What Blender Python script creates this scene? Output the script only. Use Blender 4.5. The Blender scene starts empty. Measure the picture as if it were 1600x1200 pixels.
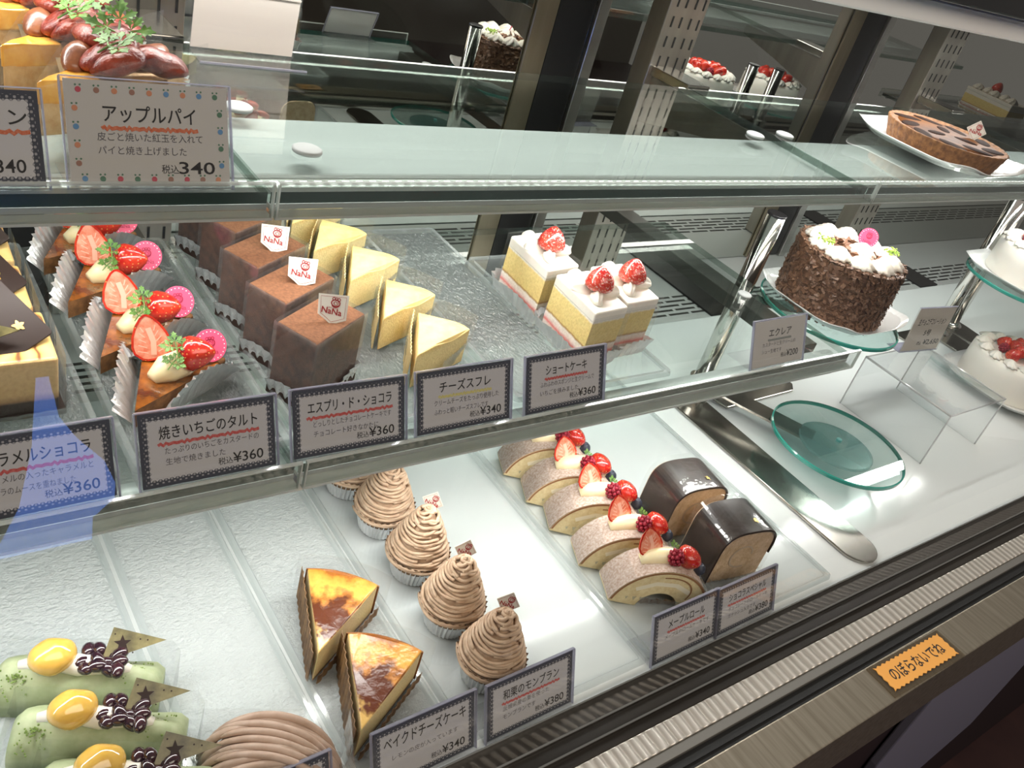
import bpy, bmesh, math, random
from mathutils import Matrix, Vector
random.seed(7)
PI = math.pi
C = bpy.context.scene.collection
sc = bpy.context.scene

# ------------------------------------------------------------------ camera
CAM_Z = 0.6237
Rm = ((0.793498, -0.550651, 0.259123), (-0.135382, -0.574838, -0.806990), (0.593323, 0.605265, -0.530681))
cam = bpy.data.objects.new('camera', bpy.data.cameras.new('camera'))
C.objects.link(cam)
cam.matrix_world = Matrix(((Rm[0][0], -Rm[1][0], -Rm[2][0], 0), (Rm[0][1], -Rm[1][1], -Rm[2][1], 0),
                           (Rm[0][2], -Rm[1][2], -Rm[2][2], CAM_Z), (0, 0, 0, 1)))
cam.data.sensor_width = 36
cam.data.lens = 1386.34 * 36 / 1600
cam.data.clip_start = 0.02
sc.camera = cam

# ------------------------------------------------------------------ world, lights, exposure
w = bpy.data.worlds.new('world'); sc.world = w; w.use_nodes = True
w.node_tree.nodes['Background'].inputs[0].default_value = (1.0, 0.93, 0.85, 1)
w.node_tree.nodes['Background'].inputs[1].default_value = 0.17
sc.view_settings.view_transform = 'Standard'
sc.view_settings.look = 'None'
sc.view_settings.gamma = 1
sc.view_settings.use_curve_mapping = False
sc.view_settings.exposure = 0.12
sc.cycles.transparent_max_bounces = 40
sc.cycles.max_bounces = 10
sc.cycles.use_denoising = True
sc.cycles.sample_clamp_indirect = 6
sc.cycles.caustics_reflective = False
sc.cycles.caustics_refractive = False

ZT, ZM = 0.3816, 0.1989            # glass shelf tops; the white deck is z = 0

def area(name, loc, size, energy, rot=(0, 0, 0), col=(1, 0.98, 0.94)):
    l = bpy.data.lights.new(name, 'AREA'); l.shape = 'RECTANGLE'
    l.size, l.size_y = size; l.energy = energy; l.color = col
    o = bpy.data.objects.new(name, l); C.objects.link(o); o.location = loc; o.rotation_euler = rot
    return o
area('canopy_led_light', (0.9, 0.69, 0.528), (2.6, 0.03), 8.5, (math.radians(-12), 0, 0))
area('upper_shelf_led_light', (0.75, 0.565, ZT - 0.0285), (2.2, 0.02), 4.7, (math.radians(-12), 0, 0))
area('lower_shelf_led_light', (0.25, 0.452, ZM - 0.0415), (1.30, 0.016), 1.75, (math.radians(-10), 0, 0))
area('shop_ceiling_light', (0.6, -1.3, 2.0), (2.5, 1.2), 34.0, (math.radians(30), 0, 0), (1, 0.88, 0.74))

# ------------------------------------------------------------------ materials
MATS = {}
def nt(name):
    m = bpy.data.materials.new(name); m.use_nodes = True
    return m, m.node_tree.nodes, m.node_tree.links
def rgba(c): return (c[0], c[1], c[2], 1)

def coords(N, L, scale=(1, 1, 1)):
    t = N.new('ShaderNodeTexCoord'); mp = N.new('ShaderNodeMapping')
    mp.inputs['Scale'].default_value = scale
    L.new(t.outputs['Object'], mp.inputs[0]); return mp.outputs[0]
def noise(N, L, co, scale, detail=4, rough=.6):
    n = N.new('ShaderNodeTexNoise'); n.inputs['Scale'].default_value = scale
    n.inputs['Detail'].default_value = detail; n.inputs['Roughness'].default_value = rough
    L.new(co, n.inputs['Vector']); return n.outputs[0]
def ramp(N, L, fac, stops, interp='LINEAR'):
    r = N.new('ShaderNodeValToRGB'); r.color_ramp.interpolation = interp
    e = r.color_ramp.elements
    while len(e) < len(stops): e.new(0.5)
    for k, (p, c) in enumerate(stops):
        e[k].position = p; e[k].color = rgba(c)
    L.new(fac, r.inputs[0]); return r.outputs[0]
def math_(N, L, op, a, b=None):
    m = N.new('ShaderNodeMath'); m.operation = op
    for k, v in enumerate((a, b)):
        if v is None: continue
        if isinstance(v, (int, float)): m.inputs[k].default_value = v
        else: L.new(v, m.inputs[k])
    return m.outputs[0]
def bumpn(N, L, h, strength, dist):
    b = N.new('ShaderNodeBump'); b.inputs['Strength'].default_value = strength
    b.inputs['Distance'].default_value = dist; L.new(h, b.inputs['Height']); return b.outputs[0]

def pm(name, c1, c2=None, scale=80, lo=.35, hi=.65, rough=.5, metal=0, bump=0, bscale=300, bdist=.001, coat=0,
       sss=0, stretch=(1, 1, 1), spec=.5):
    if name in MATS: return MATS[name]
    m, N, L = nt(name); p = N['Principled BSDF']
    p.inputs['Roughness'].default_value = rough; p.inputs['Metallic'].default_value = metal
    p.inputs['Specular IOR Level'].default_value = spec
    p.inputs['Coat Weight'].default_value = coat; p.inputs['Coat Roughness'].default_value = .08
    if sss:
        p.inputs['Subsurface Weight'].default_value = sss; p.inputs['Subsurface Scale'].default_value = .004
        p.inputs['Subsurface Radius'].default_value = (1, .6, .4)
    co = coords(N, L, stretch)
    if c2 is not None:
        n = noise(N, L, co, scale)
        L.new(ramp(N, L, n, [(lo, c1), (hi, c2)]), p.inputs['Base Color'])
    else:
        p.inputs['Base Color'].default_value = rgba(c1)
    if bump:
        L.new(bumpn(N, L, noise(N, L, co, bscale, 5), bump, bdist), p.inputs['Normal'])
    MATS[name] = m; return m

def sheet(name, tint=(.96, .98, .97), refl=.04, rough=.03, haze=0, hazecol=(.9, .92, .92), bump=0, bscale=300, bdist=.001,
          stretch=(1, 1, 1), grow=.7):
    """thin clear glass / acrylic / film"""
    if name in MATS: return MATS[name]
    m, N, L = nt(name); N.remove(N['Principled BSDF']); out = N['Material Output']
    tr = N.new('ShaderNodeBsdfTransparent'); tr.inputs[0].default_value = rgba(tint)
    gl = N.new('ShaderNodeBsdfGlossy'); gl.inputs['Roughness'].default_value = rough
    lw = N.new('ShaderNodeLayerWeight'); lw.inputs[0].default_value = .5
    f5 = math_(N, L, 'POWER', lw.outputs['Facing'], 4.2)
    fac = math_(N, L, 'ADD', math_(N, L, 'MULTIPLY', f5, grow), refl)
    base = tr.outputs[0]
    if haze:
        d = N.new('ShaderNodeBsdfDiffuse'); d.inputs[0].default_value = rgba(hazecol)
        t2 = N.new('ShaderNodeBsdfTranslucent'); t2.inputs[0].default_value = rgba(hazecol)
        a = N.new('ShaderNodeMixShader'); a.inputs[0].default_value = .5
        L.new(d.outputs[0], a.inputs[1]); L.new(t2.outputs[0], a.inputs[2])
        mh = N.new('ShaderNodeMixShader'); mh.inputs[0].default_value = haze
        L.new(base, mh.inputs[1]); L.new(a.outputs[0], mh.inputs[2]); base = mh.outputs[0]
    mx = N.new('ShaderNodeMixShader'); L.new(fac, mx.inputs[0]); L.new(base, mx.inputs[1]); L.new(gl.outputs[0], mx.inputs[2])
    if bump:
        nrm = bumpn(N, L, noise(N, L, coords(N, L, stretch), bscale, 2), bump, bdist)
        L.new(nrm, gl.inputs['Normal'])
        if haze: L.new(nrm, d.inputs['Normal'])
    L.new(mx.outputs[0], out.inputs[0]); MATS[name] = m; return m

def emit(name, col, s):
    if name in MATS: return MATS[name]
    m, N, L = nt(name); N.remove(N['Principled BSDF'])
    e = N.new('ShaderNodeEmission'); e.inputs[0].default_value = rgba(col); e.inputs[1].default_value = s
    L.new(e.outputs[0], N['Material Output'].inputs[0]); MATS[name] = m; return m

def zlayers(name, stops, h, rough=.7, bump=.5, bscale=350, wob=.06, sss=.1, axis='Z', wscale=120, z0=0.0):
    """cut face with layers along local z; stops in 0..1 of height h"""
    if name in MATS: return MATS[name]
    m, N, L = nt(name); p = N['Principled BSDF']; p.inputs['Roughness'].default_value = rough
    co = coords(N, L); s = N.new('ShaderNodeSeparateXYZ'); L.new(co, s.inputs[0])
    n = noise(N, L, co, wscale, 4)
    z = math_(N, L, 'DIVIDE', math_(N, L, 'SUBTRACT', s.outputs[axis], z0), h)
    z = math_(N, L, 'ADD', z, math_(N, L, 'MULTIPLY', math_(N, L, 'SUBTRACT', n, .5), wob))
    col = ramp(N, L, z, stops)
    mx = N.new('ShaderNodeMix'); mx.data_type = 'RGBA'; mx.blend_type = 'MULTIPLY'; mx.inputs[0].default_value = .5
    L.new(col, mx.inputs[6]); L.new(ramp(N, L, noise(N, L, co, bscale, 3), [(.3, (.7, .66, .6)), (.6, (1, 1, 1))]), mx.inputs[7])
    L.new(mx.outputs[2], p.inputs['Base Color'])
    if sss:
        p.inputs['Subsurface Weight'].default_value = sss; p.inputs['Subsurface Scale'].default_value = .004
    if bump: L.new(bumpn(N, L, noise(N, L, co, bscale, 4), bump, .0012), p.inputs['Normal'])
    MATS[name] = m; return m

def seeded(name, flesh, tip, seed, vs=330, rough=.18, dust=0.0):
    """strawberry skin: seeds from a cell texture, paler towards the stem, optional sugar"""
    if name in MATS: return MATS[name]
    m, N, L = nt(name); p = N['Principled BSDF']
    p.inputs['Coat Weight'].default_value = .5; p.inputs['Coat Roughness'].default_value = .06
    p.inputs['Roughness'].default_value = rough
    co = coords(N, L); v = N.new('ShaderNodeTexVoronoi'); v.inputs['Scale'].default_value = vs; v.inputs['Randomness'].default_value = .35
    L.new(co, v.inputs['Vector'])
    base = ramp(N, L, noise(N, L, co, 60, 3), [(.38, flesh), (.7, tip)])
    mx = N.new('ShaderNodeMix'); mx.data_type = 'RGBA'
    L.new(ramp(N, L, v.outputs['Distance'], [(.15, (1, 1, 1)), (.22, (0, 0, 0))]), mx.inputs[0])
    L.new(base, mx.inputs[6]); mx.inputs[7].default_value = rgba(seed)
    col = mx.outputs[2]
    if dust:
        m2 = N.new('ShaderNodeMix'); m2.data_type = 'RGBA'
        L.new(ramp(N, L, noise(N, L, co, 500, 3), [(.62 - dust, (0, 0, 0)), (.75, (.75, .75, .75))]), m2.inputs[0])
        L.new(col, m2.inputs[6]); m2.inputs[7].default_value = (.95, .85, .82, 1); col = m2.outputs[2]
    L.new(col, p.inputs['Base Color'])
    L.new(bumpn(N, L, ramp(N, L, v.outputs['Distance'], [(.1, (0, 0, 0)), (.4, (1, 1, 1))]), .5, .0006), p.inputs['Normal'])
    MATS[name] = m; return m

GLASS = sheet('shelf_glass', (.93, .965, .95), .05, .012, grow=.85)
GEDGE = sheet('clear_cut_edge', (.50, .58, .54), .10, .08, haze=.04, hazecol=(.5, .56, .53), grow=.3)
PANE = sheet('front_glass', (.985, .99, .985), .035, .004, grow=.5)
EDGE = pm('green_glass_edge', (.004, .045, .035), rough=.12, coat=.6)
TEAL = pm('teal_glass_edge', (.03, .30, .24), rough=.1, coat=.8)
TEALSH = sheet('teal_glass', (.86, .945, .93), .06, .015, haze=.03, hazecol=(.6, .8, .78))
TEALFR = sheet('frosted_teal_glass', (.70, .82, .82), .09, .14, haze=.35, hazecol=(.50, .66, .66))
ACRYL = sheet('clear_acrylic', (.95, .96, .96), .06, .03, haze=.04)
ACRYLE = sheet('acrylic_edge', (.85, .88, .88), .2, .08, haze=.5, hazecol=(.95, .95, .95))
LIP = sheet('shelf_lip_acrylic', (.9, .92, .91), .05, .05, haze=.03, hazecol=(.62, .65, .64), bump=.15, bscale=60, stretch=(1, 1, 1))
LIPE = sheet('shelf_lip_edge', (.8, .85, .82), .12, .1, haze=.8, hazecol=(.86, .9, .87))
HOLD = sheet('card_holder_acrylic', (.95, .95, .955), .04, .03, haze=.02, hazecol=(.8, .8, .84))
HOLDE = sheet('card_holder_edge', (.72, .72, .82), .1, .1, haze=.45, hazecol=(.66, .66, .76))
FILM = sheet('clear_film', (.965, .97, .97), .045, .06, haze=.035, bump=.3, bscale=60, bdist=.002)
FILMG = sheet('glossy_film', (.93, .93, .93), .07, .10, haze=.06, bump=.15, bscale=30, bdist=.003)
TRAYM = sheet('grey_embossed_tray', (.50, .53, .53), .12, .22, haze=.36, hazecol=(.52, .56, .56), bump=1, bscale=330, bdist=.008, stretch=(1, .45, 1))
TRAYW = sheet('white_embossed_tray', (.93, .95, .95), .05, .25, haze=.5, hazecol=(.88, .91, .91), bump=1, bscale=240, bdist=.014, stretch=(.7, 1, 1))
TRAYC = sheet('smooth_clear_tray', (.95, .965, .965), .06, .05, haze=.12, hazecol=(.85, .9, .9))
TRAYE = sheet('tray_rim', (.86, .89, .89), .10, .12, haze=.28, hazecol=(.82, .86, .86))
DECKM = pm('white_deck', (.76, .80, .80), rough=.16, coat=.25)
STEEL = pm('brushed_steel', (.48, .47, .44), (.62, .61, .58), scale=30, rough=.28, metal=1, bump=.15, bscale=400, stretch=(.06, 1, 1))
CHROME = pm('polished_steel', (.70, .69, .66), rough=.1, metal=1)
BARST = pm('satin_steel', (.40, .385, .35), (.50, .48, .44), scale=40, rough=.2, metal=1, stretch=(1, .1, 1))
DARKST = pm('dark_steel_track', (.018, .014, .011), (.03, .024, .018), scale=20, rough=.4, metal=.3, stretch=(.1, 1, 1))
BLACK = pm('black_gasket', (.008, .008, .008), rough=.5)
BLACKP = pm('black_plastic', (.012, .012, .013), rough=.3)
POSTM = pm('slotted_steel', (.33, .305, .265), (.41, .38, .33), scale=30, rough=.33, metal=.95, stretch=(1, 1, .1))
GOLDST = pm('warm_steel', (.27, .23, .165), (.36, .31, .23), scale=30, rough=.3, metal=.95, stretch=(1, 1, .1))
MIRROR = pm('dark_mirror', (.50, .51, .48), rough=.012, metal=1)
HOUSE = pm('light_grey_housing', (.50, .52, .52), (.57, .59, .59), scale=25, rough=.4, metal=.2, stretch=(.1, 1, 1))
CANOPY = pm('canopy_grey', (.86, .85, .83), rough=.4)
LEDM = emit('led_dot', (1, .98, .93), 10)
FELT = pm('white_pad', (.34, .36, .355), rough=.6)
FOIL = pm('silver_foil', (.74, .76, .77), (.88, .89, .90), scale=60, rough=.3, metal=.7, bump=.9, bscale=90, bdist=.002)
FOILD = pm('crumpled_foil', (.70, .72, .74), (.86, .87, .88), scale=40, rough=.3, metal=.75, bump=1, bscale=70, bdist=.004)
CLEARCUP = sheet('clear_pleated_cup', (.86, .88, .88), .2, .08, haze=.12)
PAPERB = pm('brown_baking_paper', (.10, .05, .02), (.24, .13, .05), scale=90, rough=.6)
LACEW = pm('lace_paper', (.86, .86, .85), rough=.8)
CREAM = pm('whipped_cream', (.80, .76, .67), (.86, .82, .74), scale=60, rough=.5, sss=.08, bump=.15, bscale=260)
WCREAM = pm('white_icing', (.80, .78, .71), rough=.5, sss=.1, bump=.08, bscale=60)
CUSTARD = pm('custard', (.88, .74, .42), (.93, .82, .55), scale=60, rough=.3, sss=.2, coat=.2)
COCOA = pm('cocoa_powder', (.12, .045, .018), (.215, .092, .040), scale=380, lo=.3, hi=.75, rough=.95, bump=.6, bscale=900, bdist=.0008)
COCOAS = pm('cocoa_cake_side', (.050, .024, .016), (.115, .055, .034), scale=130, rough=.75, bump=.5, bscale=500)
DCHOC = pm('dark_chocolate', (.020, .009, .006), rough=.42, spec=.25)
GLAZE = pm('chocolate_glaze', (.014, .007, .005), (.032, .018, .013), scale=50, rough=.28, coat=.25)
CHOCFL = pm('chocolate_flake', (.055, .022, .010), (.15, .07, .035), scale=240, rough=.6)
SHAVE = pm('milk_chocolate_shaving', (.16, .07, .035), (.28, .14, .08), scale=200, rough=.5)
GOLD = pm('gold_leaf', (.85, .62, .2), rough=.25, metal=1)
OLIVE = pm('olive_chocolate', (.05, .043, .014), (.22, .19, .075), scale=45, rough=.3)
SOUF = pm('souffle_yellow', (.80, .60, .22), (.86, .69, .31), scale=70, rough=.6, bump=.3, bscale=160, sss=.15)
SOUFS = zlayers('souffle_side', [(0, (.72, .50, .17)), (.1, (.86, .70, .34)), (.85, (.88, .73, .36)), (1, (.84, .64, .25))], .036, bscale=500)
TARTG = pm('amber_glaze', (.045, .009, .003), (.30, .095, .014), scale=60, lo=.36, hi=.66, rough=.1, coat=1, bump=.5, bscale=110, bdist=.002)
CRUST = pm('baked_crust', (.12, .045, .012), (.27, .12, .036), scale=160, rough=.7, bump=.7, bscale=320)
PASTRY = pm('pastry', (.62, .36, .14), (.76, .52, .26), scale=140, rough=.6, bump=.7, bscale=260)
PASTRYO = pm('glazed_pastry', (.72, .30, .03), (.86, .47, .09), scale=80, rough=.18, coat=.8, bump=.5, bscale=140)
APPLE = pm('glazed_apple', (.085, .010, .012), (.30, .055, .030), scale=70, rough=.3, coat=.1, spec=.3, bump=1, bscale=110, bdist=.002)
APPLEB = pm('brown_apple', (.09, .026, .016), (.30, .11, .045), scale=60, rough=.3, coat=.25, bump=.4, bscale=70, bdist=.002)
STRAW = seeded('strawberry', (.46, .012, .010), (.68, .06, .025), (.80, .36, .10))
STRAWD = seeded('sugared_strawberry', (.46, .014, .014), (.72, .09, .05), (.82, .45, .2), dust=.08)
STRAWC = pm('strawberry_cut', (.78, .17, .09), (.90, .45, .32), scale=120, rough=.25, coat=.4, bump=.2, bscale=200)
RASP = pm('raspberry', (.22, .006, .02), (.36, .015, .04), scale=300, rough=.4)
BLUEB = pm('blueberry', (.018, .022, .04), (.05, .06, .09), scale=150, rough=.5)
LEAF = pm('parsley_leaf', (.045, .13, .015), (.14, .28, .05), scale=120, rough=.5, bump=.4, bscale=300)
PISTA = pm('pistachio_green', (.25, .42, .05), (.45, .6, .14), scale=300, rough=.8)
PINK = pm('pink_plaque', (.86, .09, .20), rough=.4)
PINKD = pm('pink_ink', (.42, .012, .06), rough=.6)
WHITE = pm('white_dot', (.92, .88, .88), rough=.5)
PAPER = pm('cream_paper', (.66, .63, .56), rough=.7)
REDINK = pm('red_ink', (.30, .010, .012), rough=.7)
INK = pm('black_ink', (.012, .011, .012), rough=.7)
GREYINK = pm('grey_ink', (.13, .12, .13), rough=.7)
UNDER = pm('red_crayon', (.62, .07, .06), (.78, .2, .18), scale=900, rough=.8)
UNDERO = pm('orange_crayon', (.72, .14, .05), (.85, .3, .16), scale=900, rough=.8)
UNDERY = pm('yellow_crayon', (.78, .70, .18), (.82, .76, .4), scale=900, rough=.8)
UNDERG = pm('grey_crayon', (.3, .33, .3), rough=.8)
CARDP = pm('plain_card_paper', (.70, .68, .63), rough=.75)
BACKP = pm('card_back_paper', (.82, .74, .66), rough=.75)
MATCHA = pm('matcha_crepe', (.31, .37, .20), (.42, .47, .29), scale=70, rough=.6, bump=.3, bscale=120, sss=.1)
MATCHP = pm('matcha_powder', (.12, .20, .04), (.24, .33, .09), scale=600, rough=.95, bump=.4, bscale=900)
CHEST = pm('candied_chestnut', (.68, .40, .06), (.78, .50, .11), scale=60, rough=.12, coat=1, sss=.2)
BEAN = pm('black_bean', (.016, .006, .010), (.05, .016, .02), scale=80, rough=.12, coat=1)
MONT = pm('chestnut_cream', (.47, .32, .21), (.60, .44, .31), scale=110, rough=.6, bump=.25, bscale=350, sss=.08)
MONTW = pm('sugared_chestnut_cream', (.56, .44, .34), (.72, .62, .53), scale=160, rough=.7, bump=.25, bscale=350)
MONTP = pm('mauve_chestnut_cream', (.43, .30, .22), (.53, .39, .31), scale=70, rough=.5, sss=.1)
SPONGE = pm('roll_sponge', (.70, .56, .30), (.82, .70, .42), scale=180, rough=.85, bump=.7, bscale=420)
SPONGEW = pm('pale_sponge', (.66, .58, .40), (.74, .68, .52), scale=150, rough=.85, bump=.5, bscale=420)
CRUMB = pm('mocha_crumb', (.50, .35, .21), (.66, .49, .33), scale=130, rough=.85, bump=.7, bscale=380)
ROLLTOP = pm('sugared_roll_skin', (.38, .25, .18), (.66, .56, .50), scale=420, lo=.3, hi=.7, rough=.85, bump=.3, bscale=500)
SKINB = pm('roll_brown_skin', (.30, .14, .06), rough=.8)
ORANGE = pm('orange_paper', (.70, .32, .065), rough=.6)
LAVEN = pm('lavender_grey_panel', (.16, .15, .19), rough=.8)
FLOORM = pm('dark_red_floor', (.03, .010, .010), (.045, .016, .014), scale=8, rough=.5)
WALLM = pm('shop_wall', (.17, .15, .13), rough=.9)
MASKM = pm('dark_mask', (.02, .018, .018), rough=.9)
CARAM = pm('caramel_marble', (.70, .43, .15), (.80, .56, .26), scale=60, rough=.35, coat=.2, sss=.1)
PLATEM = pm('white_china', (.84, .84, .83), rough=.16, coat=.5)
TARTTOP = pm('caramel_tart_top', (.055, .016, .003), (.15, .052, .009), scale=22, rough=.5, spec=.1, bump=.3, bscale=40, bdist=.002)
TARTPL = pm('dark_plum', (.018, .006, .003), rough=.7, spec=.05)

def grill_mat():
    m, N, L = nt('slotted_grill'); p = N['Principled BSDF']; p.inputs['Roughness'].default_value = .45; p.inputs['Metallic'].default_value = .3
    co = coords(N, L); b = N.new('ShaderNodeTexBrick')
    b.inputs['Color1'].default_value = (.012, .012, .012, 1); b.inputs['Color2'].default_value = (.016, .016, .016, 1)
    b.inputs['Mortar'].default_value = (.50, .52, .51, 1); b.inputs['Scale'].default_value = 1
    b.inputs['Mortar Size'].default_value = .0035; b.inputs['Brick Width'].default_value = .055; b.inputs['Row Height'].default_value = .0125
    b.inputs['Mortar Smooth'].default_value = 0
    L.new(co, b.inputs['Vector'])
    s = N.new('ShaderNodeSeparateXYZ'); L.new(co, s.inputs[0])
    inb = math_(N, L, 'MULTIPLY', math_(N, L, 'GREATER_THAN', s.outputs['Y'], .8125), math_(N, L, 'LESS_THAN', s.outputs['Y'], .875))
    mx = N.new('ShaderNodeMix'); mx.data_type = 'RGBA'; L.new(inb, mx.inputs[0])
    mx.inputs[6].default_value = (.50, .52, .51, 1); L.new(b.outputs['Color'], mx.inputs[7]); L.new(mx.outputs[2], p.inputs['Base Color'])
    return m
GRILL = grill_mat()

def ribbed_mat():
    m, N, L = nt('ribbed_steel'); p = N['Principled BSDF']; p.inputs['Roughness'].default_value = .34; p.inputs['Metallic'].default_value = .55
    co = coords(N, L, (1, .35, .35)); wv = N.new('ShaderNodeTexWave'); wv.inputs['Scale'].default_value = 29; wv.inputs['Distortion'].default_value = 2.2
    wv.inputs['Detail'].default_value = 2; wv.inputs['Detail Scale'].default_value = 1.2; L.new(co, wv.inputs['Vector'])
    L.new(ramp(N, L, wv.outputs['Color'], [(.0, (.52, .48, .42)), (1, (.80, .76, .70))]), p.inputs['Base Color'])
    L.new(bumpn(N, L, wv.outputs['Color'], .5, .004), p.inputs['Normal']); return m
RIBBED = ribbed_mat()
LEDGEM = pm('brown_brushed_ledge', (.25, .215, .165), (.36, .315, .25), scale=130, rough=.42, metal=.8, bump=.15, bscale=300, stretch=(1, .05, 1))

def lace_mat(name, w_, h_, ink, pap=(.70, .69, .69)):
    if name in MATS: return MATS[name]
    m, N, L = nt(name); p = N['Principled BSDF']; p.inputs['Roughness'].default_value = .75
    t = N.new('ShaderNodeTexCoord'); s = N.new('ShaderNodeSeparateXYZ'); L.new(t.outputs['Object'], s.inputs[0])
    x, z = s.outputs['X'], s.outputs['Z']
    ax = math_(N, L, 'SUBTRACT', w_ / 2, math_(N, L, 'ABSOLUTE', x))
    az = math_(N, L, 'SUBTRACT', h_ / 2, math_(N, L, 'ABSOLUTE', math_(N, L, 'SUBTRACT', z, h_ / 2 + .002)))
    d = math_(N, L, 'MINIMUM', ax, az)
    k = 1700.0
    wx = math_(N, L, 'SINE', math_(N, L, 'MULTIPLY', x, k)); wz = math_(N, L, 'SINE', math_(N, L, 'MULTIPLY', z, k))
    lace = math_(N, L, 'MULTIPLY', wx, wz)
    edge = math_(N, L, 'ADD', .0052, math_(N, L, 'MULTIPLY', lace, .0010))
    a = math_(N, L, 'LESS_THAN', d, edge)
    hole = math_(N, L, 'GREATER_THAN', math_(N, L, 'MULTIPLY', lace, math_(N, L, 'GREATER_THAN', d, .0022)), .35)
    f = math_(N, L, 'MULTIPLY', a, math_(N, L, 'SUBTRACT', 1.0, math_(N, L, 'MULTIPLY', hole, .55)))
    mx = N.new('ShaderNodeMix'); mx.data_type = 'RGBA'; L.new(f, mx.inputs[0])
    mx.inputs[6].default_value = rgba(pap); mx.inputs[7].default_value = rgba(ink)
    L.new(mx.outputs[2], p.inputs['Base Color']); MATS[name] = m; return m

def cheese_top():
    m, N, L = nt('browned_cheese_top'); p = N['Principled BSDF']
    p.inputs['Roughness'].default_value = .28; p.inputs['Coat Weight'].default_value = .2
    co = coords(N, L); s = N.new('ShaderNodeSeparateXYZ'); L.new(co, s.inputs[0])
    v = math_(N, L, 'ADD', math_(N, L, 'MULTIPLY', s.outputs['X'], 11.0), math_(N, L, 'MULTIPLY', math_(N, L, 'SUBTRACT', noise(N, L, co, 38, 4), .5), 1.0))
    L.new(ramp(N, L, v, [(.10, (.78, .50, .16)), (.20, (.13, .032, .012)), (.50, (.12, .030, .010)), (.60, (.56, .22, .045)), (.70, (.80, .46, .09)), (.9, (.66, .27, .04)), (1, (.36, .12, .02))]), p.inputs['Base Color'])
    L.new(bumpn(N, L, noise(N, L, co, 70, 3), .5, .003), p.inputs['Normal']); return m
CHEESET = cheese_top()
CHEESES = zlayers('cheese_side', [(0, (.30, .14, .05)), (.12, (.40, .22, .09)), (.16, (.84, .66, .32)), (.92, (.86, .68, .34)), (1, (.6, .32, .08))], .040, bscale=600, rough=.5)
SHORTS = zlayers('shortcake_side', [(0, (.58, .38, .14)), (.10, (.62, .42, .16)), (.13, (.88, .82, .74)), (.20, (.86, .75, .68)), (.24, (.80, .22, .2)), (.30, (.86, .72, .66)), (.37, (.90, .84, .76)), (.40, (.42, .22, .06)), (.43, (.80, .62, .24)), (.80, (.84, .67, .28)), (.83, (.92, .88, .80)), (1, (.92, .88, .80))], .062, rough=.75, wob=.05)
CARAMS = zlayers('caramel_side', [(0, (.02, .010, .006)), (.27, (.02, .010, .006)), (.31, (.30, .18, .08)), (.42, (.60, .42, .19)), (.85, (.68, .48, .22)), (1, (.70, .46, .18))], .046, rough=.5)

# ------------------------------------------------------------------ mesh helpers
def T(x=0, y=0, z=0): return Matrix.Translation((x, y, z))
def RX(a): return Matrix.Rotation(a, 4, 'X')
def RY(a): return Matrix.Rotation(a, 4, 'Y')
def RZ(a): return Matrix.Rotation(a, 4, 'Z')
def SC(x, y=None, z=None):
    y = x if y is None else y; z = x if z is None else z
    return Matrix.Diagonal((x, y, z, 1))
I4 = Matrix.Identity(4)
def deg(a): return math.radians(a)

def add(bm, vs, fs, M=I4, mi=0):
    b = [bm.verts.new(M @ Vector(v)) for v in vs]
    for f in fs:
        try:
            q = bm.faces.new([b[i] for i in f]); q.material_index = mi
        except ValueError: pass
    return b
def box(bm, x0, x1, y0, y1, z0, z1, M=I4, mi=0):
    vs = [(x, y, z) for z in (z0, z1) for y in (y0, y1) for x in (x0, x1)]
    add(bm, vs, [(0, 2, 3, 1), (4, 5, 7, 6), (0, 1, 5, 4), (2, 6, 7, 3), (0, 4, 6, 2), (1, 3, 7, 5)], M, mi)
def prism(bm, pts, z0, z1, M=I4, mi=0, mtop=None, mside=None):
    n = len(pts)
    v0 = [bm.verts.new(M @ Vector((p[0], p[1], z0))) for p in pts]; v1 = [bm.verts.new(M @ Vector((p[0], p[1], z1))) for p in pts]
    f = bm.faces.new(v0[::-1]); f.material_index = mi
    f = bm.faces.new(v1); f.material_index = mi if mtop is None else mtop
    for k in range(n):
        f = bm.faces.new((v0[k], v0[(k + 1) % n], v1[(k + 1) % n], v1[k])); f.material_index = mi if mside is None else mside
def lathe(bm, prof, n=24, M=I4, mi=0, rip=None, cap=True):
    rings = []
    for (r, z) in prof:
        ring = []
        for k in range(n):
            a = 2 * PI * k / n; rr = r if rip is None else rip(r, z, a)
            ring.append(bm.verts.new(M @ Vector((rr * math.cos(a), rr * math.sin(a), z))))
        rings.append(ring)
    for a, b in zip(rings, rings[1:]):
        for k in range(n):
            f = bm.faces.new((a[k], a[(k + 1) % n], b[(k + 1) % n], b[k])); f.material_index = mi
    if cap:
        f = bm.faces.new(rings[0][::-1]); f.material_index = mi
        f = bm.faces.new(rings[-1]); f.material_index = mi
def ball(bm, r, M=I4, mi=0, sub=2):
    res = bmesh.ops.create_icosphere(bm, subdivisions=sub, radius=r, matrix=M)
    for v in res['verts']:
        for f in v.link_faces: f.material_index = mi
    return res['verts']
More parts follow.
